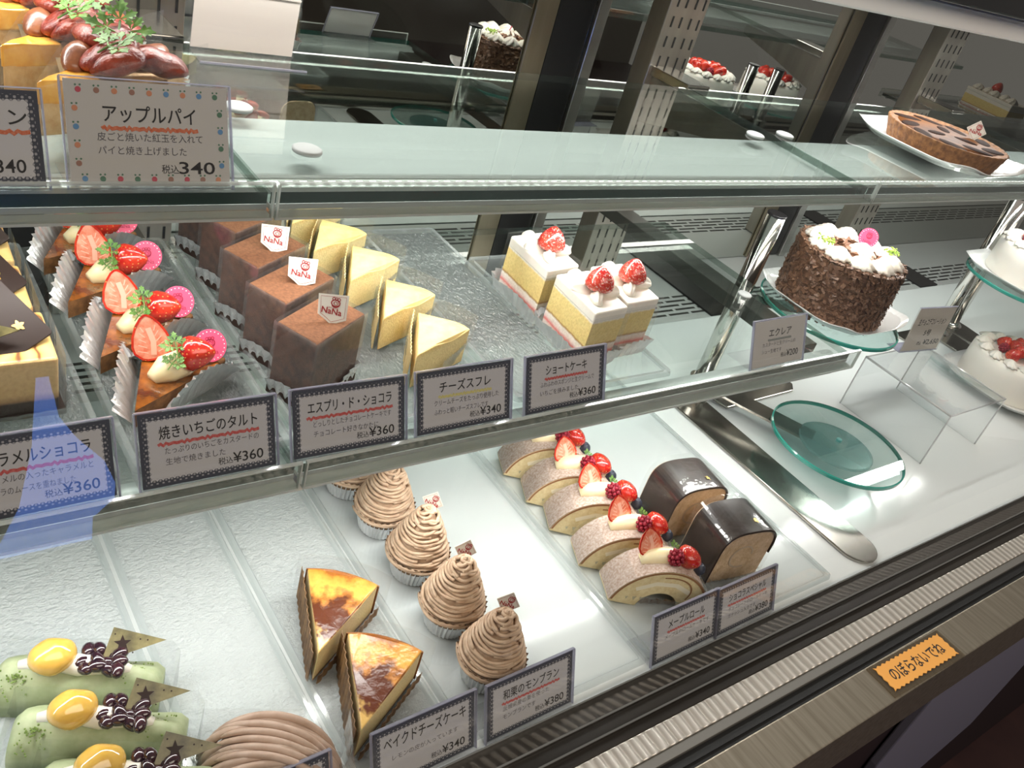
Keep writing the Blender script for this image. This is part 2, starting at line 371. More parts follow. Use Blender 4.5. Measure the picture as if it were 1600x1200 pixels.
def tube(bm, pts, r, n=6, M=I4, mi=0, taper=None):
    P = [M @ Vector(p) for p in pts]; rings = []; up = Vector((0, 0, 1))
    for k, p in enumerate(P):
        d = (P[min(k + 1, len(P) - 1)] - P[max(k - 1, 0)])
        if d.length < 1e-9: d = Vector((1, 0, 0))
        d.normalize(); s = d.cross(up)
        if s.length < 1e-3: s = d.cross(Vector((0, 1, 0)))
        s.normalize(); t = s.cross(d); rr = r if taper is None else r * taper(k / (len(P) - 1))
        rings.append([bm.verts.new(p + s * rr * math.cos(2 * PI * j / n) + t * rr * math.sin(2 * PI * j / n)) for j in range(n)])
    for a, b in zip(rings, rings[1:]):
        for j in range(n):
            f = bm.faces.new((a[j], a[(j + 1) % n], b[(j + 1) % n], b[j])); f.material_index = mi
    for q in (rings[0][::-1], rings[-1]):
        f = bm.faces.new(q); f.material_index = mi
def ribbon(bm, pts, wd, M=I4, mi=0, close=False):
    """flat line of width wd in the local x-z plane"""
    n = len(pts); L_, R_ = [], []
    for k in range(n):
        a = pts[(k - 1) % n] if close or k > 0 else pts[k]; b = pts[(k + 1) % n] if close or k < n - 1 else pts[k]
        dx, dz = b[0] - a[0], b[1] - a[1]; l = math.hypot(dx, dz) or 1
        nx, nz = -dz / l * wd / 2, dx / l * wd / 2
        L_.append(bm.verts.new(M @ Vector((pts[k][0] + nx, 0, pts[k][1] + nz)))); R_.append(bm.verts.new(M @ Vector((pts[k][0] - nx, 0, pts[k][1] - nz))))
    for k in range(n if close else n - 1):
        j = (k + 1) % n
        f = bm.faces.new((R_[k], R_[j], L_[j], L_[k])); f.material_index = mi
def disc(bm, x, z, r, M=I4, mi=0, n=14):
    f = bm.faces.new([bm.verts.new(M @ Vector((x + r * math.cos(2 * PI * k / n), 0, z + r * math.sin(2 * PI * k / n)))) for k in range(n)]); f.material_index = mi
def wall(bm, pts, z0, z1, M=I4, mi=0, close=False, ztop=None):
    n = len(pts)
    a = [bm.verts.new(M @ Vector((p[0], p[1], z0))) for p in pts]
    b = [bm.verts.new(M @ Vector((p[0], p[1], z1 if ztop is None else ztop(k / (n - 1))))) for k, p in enumerate(pts)]
    for k in range(n if close else n - 1):
        j = (k + 1) % n; f = bm.faces.new((a[k], a[j], b[j], b[k])); f.material_index = mi
def resample(pts, n, close=True):
    P = [Vector(p) for p in pts] + ([Vector(pts[0])] if close else [])
    ls = [(P[i + 1] - P[i]).length for i in range(len(P) - 1)]; tot = sum(ls); out = []
    for k in range(n):
        d = tot * k / (n if close else n - 1); i = 0
        while i < len(ls) - 1 and d > ls[i]: d -= ls[i]; i += 1
        out.append(P[i].lerp(P[i + 1], min(1, d / ls[i])))
    return out
def pleats(bm, poly, h, flare=.006, n=80, amp=.0018, M=I4, mi=0, drop=None, close=True, inset=.0):
    """pleated paper or foil cup around an outline"""
    q = resample([(p[0], p[1], 0) for p in poly], n, close); c = sum(q, Vector()) / len(q)
    rows = []
    for t in (0, .5, 1):
        row = []
        for k, p in enumerate(q):
            d = (p - c); d = d.normalized() if d.length > 1e-6 else d
            zz = h * t * (1 if drop is None else drop(k / n))
            off = -inset + flare * t ** 1.4 + amp * (.35 + .65 * t) * (1 if k % 2 else -1)
            row.append(bm.verts.new(M @ Vector((p.x + d.x * off, p.y + d.y * off, zz + (.0006 if k % 2 else 0) * t))))
        rows.append(row)
    for a, b in zip(rows, rows[1:]):
        for k in range(n if close else n - 1):
            j = (k + 1) % n; f = bm.faces.new((a[k], a[j], b[j], b[k])); f.material_index = mi

def obj(name, bm, mats, parent=None, smooth=False, bevel=0, seg=2, solid=0, sub=0, M=None):
    bmesh.ops.recalc_face_normals(bm, faces=bm.faces)
    me = bpy.data.meshes.new(name); bm.to_mesh(me); bm.free()
    for m in (mats if isinstance(mats, (list, tuple)) else [mats]): me.materials.append(m)
    if smooth:
        for p in me.polygons: p.use_smooth = True
    o = bpy.data.objects.new(name, me); C.objects.link(o)
    if parent is not None: o.parent = parent
    if M is not None: o.matrix_local = M
    if bevel:
        b = o.modifiers.new('bevel', 'BEVEL'); b.width = bevel; b.segments = seg; b.limit_method = 'ANGLE'; b.angle_limit = deg(35)
    if solid:
        s = o.modifiers.new('solid', 'SOLIDIFY'); s.thickness = solid; s.offset = 0
    if sub:
        s = o.modifiers.new('subd', 'SUBSURF'); s.levels = sub; s.render_levels = sub
    return o
def tag(o, label, cat, group=None):
    o['label'] = label; o['category'] = cat
    if group: o['group'] = group
    return o
def thing(name, label, cat, loc=(0, 0, 0), rz=0, group=None):
    o = bpy.data.objects.new(name, None); C.objects.link(o); o.empty_display_size = .01
    o.location = loc; o.rotation_euler = (0, 0, rz); return tag(o, label, cat, group)
KIDS = {}
def dup(root, label, loc, rz=None, skip=()):
    r = root.copy(); C.objects.link(r); r.location = loc; r['label'] = label
    if rz is not None: r.rotation_euler = (0, 0, rz)
    for ch in list(root.children):
        if any(ch.name.startswith(s) for s in skip): continue
        c = ch.copy(); C.objects.link(c); c.parent = r
        for g in list(ch.children):
            d = g.copy(); C.objects.link(d); d.parent = c
    return r
def NB(): return bmesh.new()
def wedge(r, half, n=10):
    return [(0, 0)] + [(r * math.cos(a), r * math.sin(a)) for a in [(-half + 2 * half * k / n) for k in range(n + 1)]]
def rrect(w_, d_, r, n=5, cx=0, cy=0):
    out = []
    for (sx, sy, a0) in ((1, 1, 0), (-1, 1, 90), (-1, -1, 180), (1, -1, 270)):
        for k in range(n + 1):
            a = deg(a0 + 90 * k / n); out.append((cx + sx * (w_ / 2 - r) + r * math.cos(a), cy + sy * (d_ / 2 - r) + r * math.sin(a)))
    return out

# writing: font objects turned into flat meshes lying in the x-z plane, facing -y
def text_mesh(bm, s, x, z, size, M=I4, mi=0, align='LEFT', width=None, weight=.0, slant=0.0, extr=0):
    cu = bpy.data.curves.new('t', 'FONT'); cu.body = s; cu.size = 1; cu.offset = weight; cu.resolution_u = 3; cu.fill_mode = 'FRONT'
    ob = bpy.data.objects.new('t', cu); C.objects.link(ob)
    dg = bpy.context.evaluated_depsgraph_get(); me = bpy.data.meshes.new_from_object(ob.evaluated_get(dg))
    xs = [v.co.x for v in me.vertices]
    if xs:
        x0, x1 = min(xs), max(xs); k = size
        kx = size if width is None else width / max(1e-6, x1 - x0)
        wd = (x1 - x0) * kx
        ox = {'LEFT': x, 'CENTER': x - wd / 2, 'RIGHT': x - wd}[align]
        vs = [bm.verts.new(M @ Vector((ox + (v.co.x - x0) * kx + slant * v.co.y * k, 0, z + v.co.y * k))) for v in me.vertices]
        for p in me.polygons:
            try:
                f = bm.faces.new([vs[i] for i in p.vertices]); f.material_index = mi
            except ValueError: pass
    bpy.data.objects.remove(ob); bpy.data.meshes.remove(me); bpy.data.curves.remove(cu)
def flat(name, bm, m, parent):          # writing: keep as is
    return obj(name, bm, m, parent)
# ------------------------------------------------------------------ the shop around the case
def struct(name, bm, m):
    o = obj(name, bm, m); o['kind'] = 'structure'; return o
bm = NB(); box(bm, -4, 5, -3.2, 1.8, -.80, -.75); struct('floor', bm, FLOORM)
bm = NB()
for a in ((-4, .30, -.75, 2.2), (.86, 5, -.75, 2.2), (.30, .86, .06, 2.2), (.30, .86, -.75, -.62)): box(bm, a[0], a[1], -3.1, -3.0, a[2], a[3])
struct('wall_front', bm, WALLM)
bm = NB(); box(bm, .30, .86, -3.07, -3.05, -.62, .06); struct('window_1', bm, emit('blue_daylight', (.13, .30, .95), 9))
t = thing('window_mask', 'unseen dark mask added to shape the blue window reflection in the front glass', 'window_mask', (0, 0, 0))  # unseen panels added to shape the window's blue reflection in the glass
for nm, pl in (('mask_panel', [(.28, -.66), (.36, -.66), (.36, -.56), (.45, -.42), (.52, -.2), (.57, .08), (.28, .08)]),
               ('mask_panel', [(.86, .08), (.61, .08), (.63, -.10), (.68, -.19), (.77, -.30), (.80, -.40), (.79, -.46), (.70, -.52), (.68, -.66), (.88, -.66)])):
    bm = NB(); prism(bm, pl, 2.985, 2.995, RX(PI / 2)); obj(nm, bm, MASKM, t)

# ------------------------------------------------------------------ refrigerated case
case = thing('display_case', 'long refrigerated glass pastry case with steel trim, mirrored back and white deck', 'display case', (.8, .5, 0))
def cpart(name, bm, m, **k):
    o = obj(name, bm, m, case, **k); o.matrix_parent_inverse = case.matrix_basis.inverted(); return o
X0, X1 = -.7, 3.4
bm = NB(); box(bm, X0, X1, .275, .797, -.012, 0); cpart('deck', bm, DECKM, bevel=.001)
bm = NB(); box(bm, X0, X1, .799, .985, -.012, -.002); cpart('grill', bm, GRILL)
for xx in (.50, 1.19, 1.88):
    bm = NB(); box(bm, xx, xx + .07, .80, .98, -.002, .0015); cpart('grill_gap', bm, BLACKP)
for a, b in ((.2562, .2745), (.2412, .2546), (.2300, .2398)):
    bm = NB(); box(bm, X0, X1, a, b, -.012, .002); cpart('rail_track', bm, DARKST, bevel=.0008)
bm = NB()
for y in (.2554, .2405): box(bm, X0, X1, y - .0009, y + .0009, -.012, .0055)
box(bm, X0, X1, .2737, .2752, -.012, .006)
cpart('rail_fin', bm, CHROME)
bm = NB(); box(bm, X0, X1, .2082, .2298, -.012, .0015); cpart('ribbed_strip', bm, RIBBED, bevel=.0008)
bm = NB(); box(bm, X0, X1, .1990, .2080, -.012, .0); cpart('edge_strip', bm, pm('grey_edge_strip', (.30, .29, .27), rough=.3, metal=.6), bevel=.0008)
bm = NB(); box(bm, X0, X1, .1842, .1988, -.030, -.004); box(bm, X0, X1, .1890, .1915, -.004, -.002); cpart('gasket', bm, BLACK)
bm = NB(); box(bm, X0, X1, .1425, .1840, -.085, 0); cpart('ledge', bm, LEDGEM, bevel=.0015)
bm = NB(); box(bm, X0, X1, .160, .20, -.70, -.0855); cpart('front_panel', bm, pm('dark_front_panel', (.018, .007, .007), rough=.6))
LP = [(.965, -.086), (.963, -.24), (.978, -.36), (1.24, -.47), (1.386, -.404), (1.396, -.258), (1.50, -.24), (1.50, -.086)]
bm = NB(); prism(bm, LP, -.158, -.146, RX(PI / 2)); cpart('slanted_panel', bm, LAVEN, bevel=.002)
# mirrored sliding doors and mullions
MX = (.26, .95, 1.64)
edges = [X0] + list(MX) + [3.4]
for a, b in zip(edges, edges[1:]):
    bm = NB(); box(bm, a, b, .98, .99, .0, .64); cpart('mirror_door', bm, MIRROR)
for x0 in MX:
    bm = NB(); box(bm, x0 - .036, x0 + .036, .868, .90, 0, .64); cpart('slotted_post', bm, POSTM, bevel=.001)
    bm = NB()
    for i in range(24):
        for dx in (-.022, -.006): box(bm, x0 + dx - .0012 + .0, x0 + dx + .0012, .8672, .869, .02 + i * .026, .034 + i * .026)
        for dx in (.012, .028): box(bm, x0 + dx - .0012, x0 + dx + .0012, .8672, .869, .02 + i * .026, .034 + i * .026)
    cpart('slots', bm, BLACK)
    bm = NB(); box(bm, x0 - .163, x0 - .126, .9755, .9795, 0, .64); cpart('door_stile', bm, GOLDST, bevel=.001)
    bm = NB(); box(bm, x0 - .124, x0 - .062, .9768, .9795, 0, .64); cpart('door_gasket', bm, BLACKP)
    bm = NB(); box(bm, x0 - .060, x0 - .040, .970, .9795, 0, .64); cpart('door_stile', bm, STEEL, bevel=.001)
    bm = NB(); prism(bm, [(.868, ZT - .075), (.868, ZT - .012), (.655, ZT - .012), (.655, ZT - .03), (.76, ZT - .05)], x0 - .024, x0 - .021, Matrix(((0, 0, 1, 0), (1, 0, 0, 0), (0, 1, 0, 0), (0, 0, 0, 1)))); cpart('shelf_bracket', bm, POSTM)
    bm = NB(); box(bm, x0 - .03, x0 + .012, .795, .868, ZT - .010, ZT + .003); cpart('shelf_clip', bm, BARST, bevel=.001)
for x0 in MX[:2]:
    bm = NB(); box(bm, x0 - .045, x0 - .012, .475, .868, ZM - .028, ZM - .010); cpart('shelf_bracket', bm, pm('dark_bracket', (.10, .098, .09), rough=.35, metal=.7), bevel=.001)
# canopy with its lamp housing
bm = NB(); box(bm, X0, X1, .62, .76, .536, .5645); cpart('canopy_housing', bm, CANOPY, bevel=.003)
bm = NB(); box(bm, X0, X1, .60, .78, .5655, .64); cpart('canopy_cover', bm, BLACKP, bevel=.003)
bm = NB()
for i in range(70):
    for j in range(3): box(bm, .80 + i * .012, .806 + i * .012, .5988, .6002, .588 + j * .009, .592 + j * .009)
cpart('canopy_glints', bm, pm('glint_grey', (.35, .35, .33), rough=.4))  # small grey dots standing in for LED reflections on the black cover
bm = NB(); box(bm, X0, X1, .60, .985, .6405, .66); cpart('roof_panel', bm, BLACKP)

# front glass pane (slides in the rail track)
t = thing('front_glass_pane', 'large clear slanted front glass of the pastry case', 'glass pane', (.8, .2480, .006))
bm = NB(); add(bm, [(-1.4, 0, 0), (1.8, 0, 0), (1.8, .156, .562), (-1.4, .156, .562)], [(0, 1, 2, 3)]); obj('pane', bm, PANE, t)

# ------------------------------------------------------------------ glass shelves and lamps
def shelf(label, x0, x1, yf, yb, zt):
    t = thing('glass_shelf', label, 'shelf', ((x0 + x1) / 2, (yf + yb) / 2, zt - .008), 0, None)
    hx, hy = (x1 - x0) / 2, (yb - yf) / 2
    bm = NB(); vs = [(-hx, -hy), (hx, -hy), (hx, hy), (-hx, hy)]
    prism(bm, vs, 0, .008, mi=0, mtop=0, mside=1); 
    for f in bm.faces:
        if f.material_index == 1 and f.calc_center_median().y > -hy + .0005: f.material_index = 2
    obj('glass_plate', bm, [GLASS, EDGE, GEDGE], t)
    bm = NB(); y = -hy - .011
    box(bm, -hx, hx, y, y + .0022, -.0045, .0180, mi=0)
    obj('acrylic_lip', bm, LIP, t)
    bm = NB()
    box(bm, -hx, hx, y - .0002, y + .0024, .0180, .0194); box(bm, -hx, hx, y - .0002, y + .011, -.0062, -.0045)
    box(bm, hx - .0012, hx, y - .0006, y + .0024, -.0045, .0180); box(bm, -hx, -hx + .0012, y - .0006, y + .0024, -.0045, .0180)
    obj('lip_rim', bm, LIPE, t)
    bm = NB(); box(bm, -hx, hx, -hy - .0006, -hy + .014, -.0040, -.0002); obj('edge_rail', bm, HOUSE, t)
    return t
for lb, a, b in (('upper glass shelf pane on the left, under the apple pies', -.46, .229), ('upper empty glass shelf pane with white round pads, in the middle', .231, .918),
                 ('upper glass shelf pane on the right, under the whole caramel tart', .920, 1.61), ('upper glass shelf pane beyond the right edge of the tart plate', 1.612, 2.3)):
    shelf(lb, a, b, .499, .793, ZT)
for lb, a, b in (('lower glass shelf pane on the left, under the strawberry tarts', -.44, .246), ('lower glass shelf pane under the chocolate cakes, cheese slices and shortcakes', .249, .947)):
    shelf(lb, a, b, .437, .772, ZM)
def lamp(label, x0, x1, y, z, kind):
    t = thing('shelf_lamp', label, 'lamp', ((x0 + x1) / 2, y, z)); h = (x1 - x0) / 2
    if kind == 'flat':
        bm = NB(); box(bm, -h, h, -.018, .085, 0, .015); obj('lamp_housing', bm, HOUSE, t, bevel=.002)
        bm = NB(); box(bm, -h, h, -.032, -.0185, .004, .012); obj('lamp_strip', bm, pm('strip_white', (.85, .86, .84), rough=.3), t)
        bm = NB(); n = int((x1 - x0) / .011)
        for i in range(n): box(bm, -h + .005 + i * .011, -h + .010 + i * .011, -.0285, -.0235, .0121, .0127)
        o = obj('led_dots', bm, LEDM, t)
    else:
        bm = NB(); lathe(bm, [(.0135, -h), (.015, -h + .002), (.015, h - .002), (.0135, h)], 20, RY(PI / 2)); obj('lamp_housing', bm, HOUSE, t, smooth=True)
        bm = NB(); n = int((x1 - x0) / .012)
        for i in range(n): box(bm, -h + .005 + i * .012, -h + .009 + i * .012, -.004, 0, -.0156, -.0148)
        o = obj('led_dots', bm, LEDM, t)
    return t
lamp('flat grey lamp bar with a dotted light strip under the upper glass shelf', -.46, 2.3, .565, ZT - .025, 'flat')
lamp('round grey lamp bar along the front of the lower glass shelf', -.44, .945, .456, ZM - .0245, 'round')
for i, (x, y, lb) in enumerate(((.284, .563, 'white round pad on the upper shelf, right of the apple pie price card'), (.262, .640, 'white round pad on the upper shelf behind the price card, nearer the blank card'),
                                (.876, .635, 'left of the two white round pads at the glass joint near the tart'), (.938, .640, 'right of the two white round pads at the glass joint near the tart'))):
    bm = NB(); lathe(bm, [(.0105, 0), (.011, .001), (.011, .0022), (.0095, .0032)], 20)
    o = obj('bumper_pad', bm, FELT, smooth=True); o.location = (x, y, ZT + .0002); tag(o, lb, 'pad', 'white bumper pads')
bm = NB(); lathe(bm, [(.0085, 0), (.009, .001), (.009, .002), (.008, .003)], 20)
o = obj('bumper_pad', bm, FELT, smooth=True); o.location = (.905, .576, ZM + .0002); tag(o, 'white round pad on the lower shelf near the steel pole', 'pad', 'white bumper pads')

# trays
def tray(label, x0, x1, y0, y1, z, m, h=.006, group=None):
    t = thing('tray', label, 'tray', ((x0 + x1) / 2, (y0 + y1) / 2, z), 0, group); hx, hy = (x1 - x0) / 2, (y1 - y0) / 2
    bm = NB(); add(bm, [(-hx + .006, -hy + .006, .0022), (hx - .006, -hy + .006, .0022), (hx - .006, hy - .006, .0022), (-hx + .006, hy - .006, .0022)], [(0, 1, 2, 3)])
    obj('tray_base', bm, m, t)
    bm = NB(); n = 24
    loops = []
    for ins, zz in ((.006, .0022), (.005, h), (.001, h), (0, .0008)):
        loops.append([bm.verts.new((px, py, zz)) for px, py in rrect(2 * (hx - ins), 2 * (hy - ins), .004, 3)])
    for a, b in zip(loops, loops[1:]):
        for k in range(len(a)): bm.faces.new((a[k], a[(k + 1) % len(a)], b[(k + 1) % len(a)], b[k]))
    obj('tray_rim', bm, TRAYE, t)
    return t
zt = ZM + .0003
tray('grey embossed tray under the caramel marble cakes', -.16, .134, .457, .77, zt, TRAYM)
tray('grey embossed tray under the strawberry tarts', .141, .254, .457, .77, zt, TRAYM)
tray('grey embossed tray under the chocolate block cakes and cheese slices', .259, .455, .457, .77, zt, TRAYM)
tray('grey embossed tray with empty middle, left of the shortcakes', .460, .556, .457, .77, zt, TRAYM)
tray('clear tray under the strawberry shortcakes', .5595, .656, .455, .70, zt, TRAYC)
tray('white embossed tray under the green crepe parcels', -.14, .157, .285, .76, .0003, TRAYW)
tray('white embossed tray under the mauve chestnut roll, right of the crepes', .1605, .256, .285, .76, .0003, TRAYW)
tray('white embossed tray under the baked cheesecake slices', .2595, .352, .285, .76, .0003, TRAYW)
tray('clear smooth tray under the chestnut cream cups', .3555, .562, .285, .76, .0003, TRAYC)
tray('clear smooth tray under the fruit topped roll slices', .5655, .690, .285, .70, .0003, TRAYC)
tray('clear smooth tray under the two glazed chocolate rolls', .6935, .86, .285, .70, .0003, TRAYC)

# ------------------------------------------------------------------ price cards
CW, CH = .0905, .0505
def card(label, x, y, z, rz, title, desc, price, under, tw=.058, lean=23, lace=True, w_=CW, h_=CH, tz=None, tax=True, tsize=.0098):
    t = thing('price_card', label, 'price card', (x, y, z), rz, None)
    M = RX(deg(-lean))
    bm = NB(); box(bm, -w_ / 2 - .002, w_ / 2 + .002, -.0016, -.0008, 0, h_ + .003, M); box(bm, -w_ / 2 - .002, w_ / 2 + .002, .0006, .0014, 0, h_ + .003, M)
    box(bm, -w_ / 2 - .002, w_ / 2 + .002, 0, .034, 0, .0009)
    hold = obj('card_holder', bm, HOLD, t)
    bm = NB(); box(bm, -w_ / 2 - .002, w_ / 2 + .002, -.0016, .0014, h_ + .003, h_ + .0037, M)
    for s in (-1, 1): box(bm, s * (w_ / 2 + .002) - .0004, s * (w_ / 2 + .002) + .0004, -.0016, .0014, 0, h_ + .003, M)
    obj('holder_edge', bm, HOLDE, hold)
    bm = NB(); box(bm, -w_ / 2, w_ / 2, -.0005, .0003, .002, h_ + .002)
    pp = obj('paper', bm, lace_mat('lace_card', CW, CH, (.055, .062, .085)) if lace else CARDP, t, M=M)
    Mi = T(0, -.0007, 0)
    tz = h_ * .69 if tz is None else tz
    bm = NB(); text_mesh(bm, title, 0, tz, tsize, Mi, align='CENTER', width=tw, weight=.009); obj('title', bm, INK, pp)
    if under:
        bm = NB(); n = 40
        ribbon(bm, [(-tw / 2 - .001 + (tw + .002) * k / n, tz - .0045 + .0006 * math.sin(k * 2.4) + .0006 * (k % 2)) for k in range(n + 1)], .0022, Mi); obj('underline', bm, under, pp)
    if desc:
        bm = NB()
        for k, s in enumerate(desc): text_mesh(bm, s, -w_ * .33, tz - .0108 - .0075 * k, .0052, Mi, width=min(w_ * (.70 if k == 0 else .58), .0052 * .95 * len(s)))
        obj('description', bm, GREYINK, pp)
    bm = NB()
    if tax: text_mesh(bm, '税込', w_ * .05, .0098, .0056, Mi, width=.010)
    text_mesh(bm, price, w_ * .40, .0094, .0100, Mi, align='RIGHT', width=.0215, weight=.008); obj('price', bm, INK, pp)
    return t
card('price card at far left of the lower shelf reading キャラメルショコラ, ¥360', .081, .4395, ZM, deg(1), 'キャラメルショコラ', ['キャラメルの入ったキャラメルと', 'ショコラのムースを重ねました'], '¥360', UNDER, .066)
card('price card reading 焼きいちごのタルト, ¥360, in front of the strawberry tarts', .1875, .4395, ZM, deg(0), '焼きいちごのタルト', ['たっぷりのいちごをカスタードの', '生地で焼きました'], '¥360', UNDER, .066)
card('price card reading エスプリ・ド・ショコラ, ¥360, in front of the chocolate block cakes', .292, .4395, ZM, deg(-1), 'エスプリ・ド・ショコラ', ['どっしりとしたチョコレートケーキです', 'チョコレート好きなかたに'], '¥360', UNDER, .068)
card('price card reading チーズスフレ, ¥340, with yellow underline', .395, .4395, ZM, deg(0), 'チーズスフレ', ['クリームチーズをたっぷり使用した', 'ふわっと軽いチーズスフレです'], '¥340', UNDERY, .050)
card('price card reading ショートケーキ, ¥360, in front of the shortcakes', .503, .4395, ZM, deg(1), 'ショートケーキ', ['ふわふわのスポンジと生クリームで', 'いちごを挟みました'], '¥360', UNDER, .048)
card('plain white price card reading エクレア, ¥200, at the right end of the lower shelf', .810, .4405, ZM, deg(1), 'エクレア', ['カスタードと生クリームの', 'シュー生地です'], '¥200', UNDERG, .040, lace=False)
card('price card reading ベイクドチーズケーキ, ¥340, before the baked cheesecake slices', .3135, .2795, .0012, deg(1), 'ベイクドチーズケーキ', ['レモンの皮が入っています'], '¥340', None, .074, lace=True, tsize=.012)
card('price card reading 和栗のモンブラン, ¥380, before the chestnut cream cups', .4165, .2795, .0012, deg(1), '和栗のモンブラン', ['茨城県産の栗を使った', 'モンブランです'], '¥380', UNDER, .060)
card('price card reading メープルロール, ¥340, before the fruit topped roll slices', .607, .2795, .0012, deg(1), 'メープルロール', ['メープルのロールケーキです'], '¥340', UNDER, .052)
card('price card reading ショコラスペシャル, ¥380, before the glazed chocolate rolls', .699, .2795, .0012, deg(1), 'ショコラスペシャル', ['チョコレートのロールケーキ', 'ガナッシュ入りです'], '¥380', UNDER, .060)
card('price card behind the front rail at the mauve chestnut roll, only its corner in view', .188, .2795, .0012, deg(1), 'モンブラン', None, '¥380', UNDER, .05)
card('price card at the far left of the upper shelf, ending in ン and 340', .057, .5035, ZT, deg(0), 'なめらかプリン', ['卵をたっぷり使った', '自家製のプリンです'], '¥340', UNDERO, .078, tax=False)
# apple pie card with a printed fruit border
t = card('white fruit bordered price card reading アップルパイ 340 on the upper shelf', .1605, .5035, ZT, deg(-1), 'アップルパイ', ['皮ごと焼いた紅玉を入れて', 'パイと焼き上げました'], '340', UNDERO, .052, lace=False, lean=22, h_=.058, tz=.0385, tsize=.0105)
pp = [c for c in t.children if c.name.startswith('paper')][0]
fruit = [pm('fruit_red', (.66, .10, .14), rough=.8), pm('fruit_blue', (.16, .36, .62), rough=.8), pm('fruit_brown', (.42, .22, .16), rough=.8), pm('fruit_green', (.12, .26, .17), rough=.8), pm('fruit_orange', (.78, .33, .18), rough=.8)]
bm = NB(); M = T(0, -.0007, 0); k = 0
spots = [(-.038 + .0095 * i, .0545) for i in range(9)] + [(-.038 + .0095 * i, .006) for i in range(9)] + [(s * .0405, .0145 + .0100 * i) for s in (-1, 1) for i in range(4)]
for (x, z) in spots:
    disc(bm, x, z, .0016, M, (k * 7 + k // 3) % 5)
    disc(bm, x - .0012, z + .0024, .0006, M, 3, 6); disc(bm, x + .0012, z + .0025, .0006, M, 3, 6); k += 1
obj('fruit_border', bm, fruit, pp)
# two cards seen from behind / at the cake stand
t = thing('price_card', 'blank back of a price card standing on the rear of the upper shelf', 'price card', (.315, .772, ZT), deg(-3))
bm = NB(); M = RX(deg(6)); box(bm, -.0465, .0465, -.0008, .0, 0, .075, M); box(bm, -.0465, .0465, .0022, .003, 0, .075, M); box(bm, -.0465, .0465, -.034, 0, 0, .001)
hold = obj('card_holder', bm, HOLD, t)
bm = NB(); box(bm, -.0465, .0465, -.0355, -.034, 0, .0015); obj('foot_edge', bm, HOLDE, hold)
bm = NB(); box(bm, -.0465, .0465, -.0008, .003, .075, .0757, M); obj('holder_edge', bm, HOLDE, hold)
bm = NB(); box(bm, -.045, .045, .0004, .0018, .002, .073, M); obj('paper', bm, BACKP, t)
bm = NB(); box(bm, -.045, .045, -.0012, -.0008, .052, .0535, M); obj('paper_fold', bm, pm('fold_grey', (.5, .46, .42), rough=.8), t)
# ------------------------------------------------------------------ small parts shared by the cakes
def logo_pts(k=1.0):
    hat = [(.0032 * k * math.cos(a) * 1.15, .0028 * k * math.sin(a)) for a in [2 * PI * i / 20 for i in range(20)]]
    return hat
def logo(bm, x, z, k, M, mi=0):
    """round child's head in a chef's hat, drawn in line"""
    ribbon(bm, [(x + p[0], z + p[1]) for p in logo_pts(k)], .0010 * k, M, mi, True)
    for dx in (-.0022, 0, .0022): ribbon(bm, [(x + dx * k + .0013 * k * math.cos(a), z + .0034 * k + .0012 * k * math.sin(a)) for a in [2 * PI * i / 10 for i in range(10)]], .0007 * k, M, mi, True)
    ribbon(bm, [(x + (.0010 + .0002 * i) * k * math.cos(.9 * i), z + (.0010 + .00016 * i) * k * math.sin(.9 * i)) for i in range(9)], .0006 * k, M, mi)
    disc(bm, x - .001 * k, z - .0002 * k, .00035 * k, M, mi, 6); disc(bm, x + .0012 * k, z - .0002 * k, .00035 * k, M, mi, 6)
    ribbon(bm, [(x + .0036 * k * math.cos(a), z - .0002 * k + .0033 * k * math.sin(a)) for a in [deg(-140 + 14 * i) for i in range(10)]], .0011 * k, M, mi)
def pick(parent, M, k=1.0, shape='tag'):
    """cream coloured name tag stuck in a cake; local x-z plane"""
    s = .0118 * k
    if shape == 'tag': pl = [(-s, s * .72), (s * .86, s * 1.0), (s, -s * .55), (s * .1, -s * 1.0), (-s * .25, -s * .78), (-s * .8, -s * .5)]
    else: pl = [(0, s * 1.1), (s * 1.05, 0), (.1 * s, -s * 1.05), (-.1 * s, -s * 1.05), (-s * 1.05, 0)]
    bm = NB(); prism(bm, [(p[0], p[1]) for p in pl], -.0004, .0004, M @ RX(PI / 2)); o = obj('name_tag', bm, PAPER, parent)
    Mi = M @ T(0, -.00055, 0)
    bm = NB(); logo(bm, .0015 * k, .0042 * k, .85 * k, Mi); text_mesh(bm, 'NaNa', 0, -.0042 * k, .0062 * k, Mi, align='CENTER', width=.0150 * k, weight=.022, slant=-.05)
    text_mesh(bm, 'CAKE SHOP', 0, -.0002 * k, .0016 * k, Mi, align='CENTER', width=.0080 * k)
    q = [(p[0] * .84, p[1] * .84) for p in pl]; ribbon(bm, q, .0003 * k, Mi, 0, True)
    obj('tag_print', bm, REDINK, o)
    return o
def plaque(parent, M, r=.0115):
    """round pink sugar plaque with white dotted rim"""
    bm = NB(); prism(bm, [(r * math.cos(2 * PI * k / 28), r * math.sin(2 * PI * k / 28)) for k in range(28)], -.0009, .0009, M @ RX(PI / 2))
    o = obj('pink_plaque', bm, PINK, parent)
    Mi = M @ T(0, -.00105, 0)
    bm = NB()
    for k in range(22): disc(bm, r * .86 * math.cos(2 * PI * k / 22), r * .86 * math.sin(2 * PI * k / 22), .0005, Mi, 0, 6)
    obj('white_dots', bm, WHITE, o)
    bm = NB(); logo(bm, 0, .0022, .95, Mi); text_mesh(bm, 'NaNa', 0, -.0068, .0048, Mi, align='CENTER', width=.011, weight=.006); obj('plaque_print', bm, PINKD, o)
    return o
